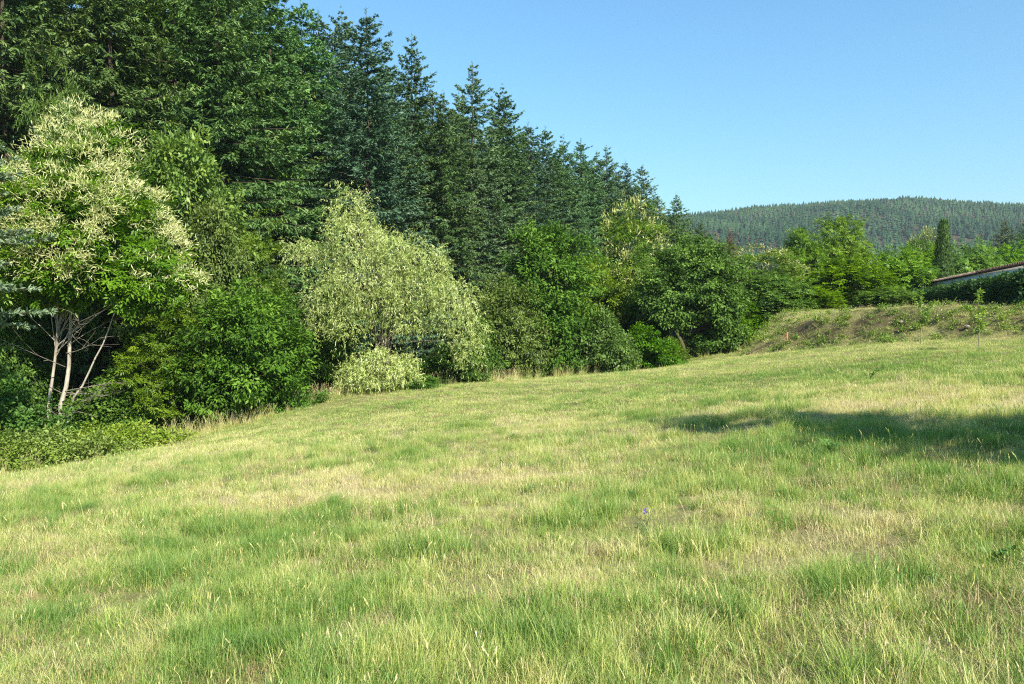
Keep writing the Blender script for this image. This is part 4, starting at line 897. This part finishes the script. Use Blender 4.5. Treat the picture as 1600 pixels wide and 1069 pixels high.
def scatter(name, x, y, idx, scl, dry, label, cat, seed):
    r = rng_(seed); n = len(x); z = height(x, y)
    e = .15; gxx = (height(x + e, y) - z) / e; gyy = (height(x, y + e) - z) / e
    rot = np.stack([np.arctan(gyy) * .6 + r.normal(0, .08, n), -np.arctan(gxx) * .6 + r.normal(0, .08, n), r.uniform(0, 6.28, n)], 1)
    me = bpy.data.meshes.new(name); me.vertices.add(n); me.vertices.foreach_set('co', np.stack([x, y, z], 1).astype(np.float32).ravel())
    for a, t, d, f in (('idx', 'INT', idx.astype(np.int32), 'value'), ('scl', 'FLOAT', scl.astype(np.float32), 'value'), ('dry', 'FLOAT', dry.astype(np.float32), 'value'), ('rot', 'FLOAT_VECTOR', rot.astype(np.float32).ravel(), 'vector')):
        me.attributes.new(a, t, 'POINT').data.foreach_set(f, d)
    o = obj(name, me); md = o.modifiers.new('scatter', 'NODES'); md.node_group = NG
    return tag(o, label, cat, kind='stuff')
def field(seed, y0, y1, dens, margin=1.2):
    r = rng_(seed); n = int((y1 - y0) * (y1 * 1.45 + 2 * margin) * dens)
    y = r.uniform(y0, y1, n); x = r.uniform(-1, 1, n) * (y1 * .725 + margin)
    k = (np.abs(x) < y * .70 + margin) & (beyond_edge(x, y) < .4); return x[k], y[k], r
def pick(r, n, opts, p): p = np.array(p, float); return np.array(opts)[r.choice(len(opts), n, p=p / p.sum())]
xs, ys, ids, ss = [], [], [], []
for sd_, y0, y1, dens, near_ in ((1, 2.3, 6, 300, 1), (2, 6, 10, 210, 1), (3, 10, 16, 130, 1), (4, 16, 26, 56, 0), (5, 26, 52, 34, 0)):
    x, y, r = field(sd_, y0, y1, dens); n = len(x); dr = dryness(x, y)
    lush = fbm(x * .8 + 5, y * .8, 61, 3) + .35 * (.35 - dr)
    if near_:
        i1 = pick(r, n, [0, 1, 2, 7, 13], [4, 4, 3, .8, 0]); i2 = pick(r, n, [3, 4, 2, 7], [4, 3.5, 2, .6]); i3 = pick(r, n, [5, 6, 1, 0], [3, 1.2, 2, 1.5])
    else:
        i1 = pick(r, n, [8, 9, 10, 7], [4, 4, 2, .3]); i2 = pick(r, n, [10, 8, 4], [3, 2, 2]); i3 = pick(r, n, [9, 5, 6], [4, 1.5, 1])
    idx = np.where(lush + r.normal(0, .14, n) > .62, i2, i1); idx = np.where(dr + r.normal(0, .12, n) > .64, i3, idx)
    sd = poly_sd(x, y, PLATEAU); bn = bareness(x, y); k = (sd > -26) & (r.random(n) > .6 * bn)
    mat_ = sstep(.46, .66, fbm(x * 1.6 + 7, y * 1.6, 93, 3))
    idx = np.where(r.random(n) < .05 + .24 * mat_ + .5 * bn, 15, idx)
    idx = np.where((idx == 15) & (r.random(n) < .45), 5, idx)
    clump = fbm(x * 4.3, y * 4.3, 95, 2)
    if near_: k &= r.random(n) > .9 * sstep(.44, .26, clump)
    onbank = (sd < 1.9) & (sd > -.3)
    bare = fbm(x * 1.3, y * 1.3, 55, 3)
    k &= ~(onbank & (bare > .58) & (r.random(n) < .45))
    idx = np.where(onbank & (r.random(n) < .08), 14, idx); idx = np.where((sd < .3) & (sd > -1.2) & (r.random(n) < .4), 6, idx)
    sc_ = (.70 + .6 * r.random(n)) * (.72 + .6 * clump) * np.where(near_, np.interp(y, [3, 7, 16], [.86, .88, .95]), .95) * (.75 + .5 * fbm(x * .5, y * .5, 66, 2))
    sc_ = np.where((idx == 14) | (idx == 12), sc_ * .8, sc_)
    xs.append(x[k]); ys.append(y[k]); ids.append(idx[k]); ss.append(sc_[k])
r = rng_(119); n = 16000; x = r.uniform(8, 26, n); y = r.uniform(14, 46, n); sd = poly_sd(x, y, PLATEAU)
k = (sd < 2.4) & (sd > -1.2) & (np.abs(x) < y * .72) & (fbm(x * 1.3, y * 1.3, 55, 3) < .60); x, y = x[k], y[k]; n = len(x)
xs.append(x); ys.append(y); ids.append(pick(r, n, [9, 15, 5, 14, 6, 8], [4, 5, 1.5, 1.2, .6, 3])); ss.append(.6 + .6 * r.random(n))
r = rng_(118); nc = 150; cy_ = r.uniform(2.8, 17, nc); cx_ = r.uniform(-.75, .75, nc) * cy_; m_ = r.integers(4, 16, nc); bi = np.repeat(np.arange(nc), m_)
x = cx_[bi] + r.normal(0, .22, len(bi)); y = cy_[bi] + r.normal(0, .16, len(bi)); n = len(x)
xs.append(x); ys.append(y); ids.append(np.where(r.random(nc)[bi] < .72, pick(r, n, [3, 4], [3, 1]), pick(r, n, [6, 7], [2, 1]))); ss.append(.9 + .55 * r.random(n))
x, y, idx, scl = map(np.concatenate, (xs, ys, ids, ss)); r = rng_(120)
sdb = poly_sd(x, y, PLATEAU)
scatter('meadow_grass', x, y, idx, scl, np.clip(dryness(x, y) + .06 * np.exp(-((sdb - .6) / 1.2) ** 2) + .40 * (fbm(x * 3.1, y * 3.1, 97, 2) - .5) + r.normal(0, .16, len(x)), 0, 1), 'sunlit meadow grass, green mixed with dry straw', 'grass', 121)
# rank dry grass where the mower did not reach, under the trees
n = 1500; r = rng_(130); x = r.uniform(-24, 15, n); e = np.interp(x, EDGE[:, 0], EDGE[:, 1]); dens = fbm(x * .8, x * 0 + 3, 17, 3)
left = sstep(-6, -12, x); y = e - .1 + r.normal(0, .35 + .7 * left, n) - .8 * left
k = r.random(n) < .25 + 1.2 * (dens - .3) + .4 * left; x, y = x[k], y[k]; n = len(x)
scatter('rank_grass', x, y, pick(r, n, [11, 12, 8], [3, 3, 1]), .42 + .42 * r.random(n), np.clip(.48 + .18 * r.normal(0, 1, n), .15, 1), 'tall dry grass along the foot of the wood', 'grass', 131)
# stones on the crest of the bank
r = rng_(140)
for i, (u, v) in enumerate([(1408, 487), (1512, 484)]):
    yy = 32.5 if i == 0 else 29.6; xx = bearing(u) * yy; a = Acc(); k = 8
    lat = np.linspace(-1.2, 1.2, 5); rings = [np.stack([np.cos(np.linspace(0, 6.283, k, endpoint=False)) * math.cos(t) * .11, np.sin(np.linspace(0, 6.283, k, endpoint=False)) * math.cos(t) * .08, np.full(k, math.sin(t) * .07)], 1) for t in lat]
    V = np.concatenate(rings) * r.uniform(.8, 1.2, (5 * k, 1)); F = [[a_ * k + b_, a_ * k + (b_ + 1) % k, (a_ + 1) * k + (b_ + 1) % k, (a_ + 1) * k + b_] for a_ in range(4) for b_ in range(k)] + [[32, 34, 36, 38]]
    a.add(V, F); tag(obj('stone', a.mesh('stone', True), M['stone'], None, (xx, yy, gz(xx, yy) + .06)), ['pale stone on the crest of the bank left of the nearer young tree', 'pale stone on the crest of the bank beside the nearer young tree'][i], 'stone')

# ------------------------------------------------------------------ thin summer haze filling the valley
m, n, l = newmat('haze_air')
pv = n.new('ShaderNodeVolumePrincipled'); pv.inputs['Color'].default_value = (.80, .89, 1, 1); pv.inputs['Density'].default_value = .0002; pv.inputs['Anisotropy'].default_value = .2
out = n.new('ShaderNodeOutputMaterial'); l.new(pv.outputs[0], out.inputs['Volume'])
a = Acc(); box(a, (-5200, -3200, -14), (5200, 7200, 185)); tag(obj('haze', a.mesh('haze'), m), 'thin bluish summer haze over the valley', 'haze', kind='stuff')
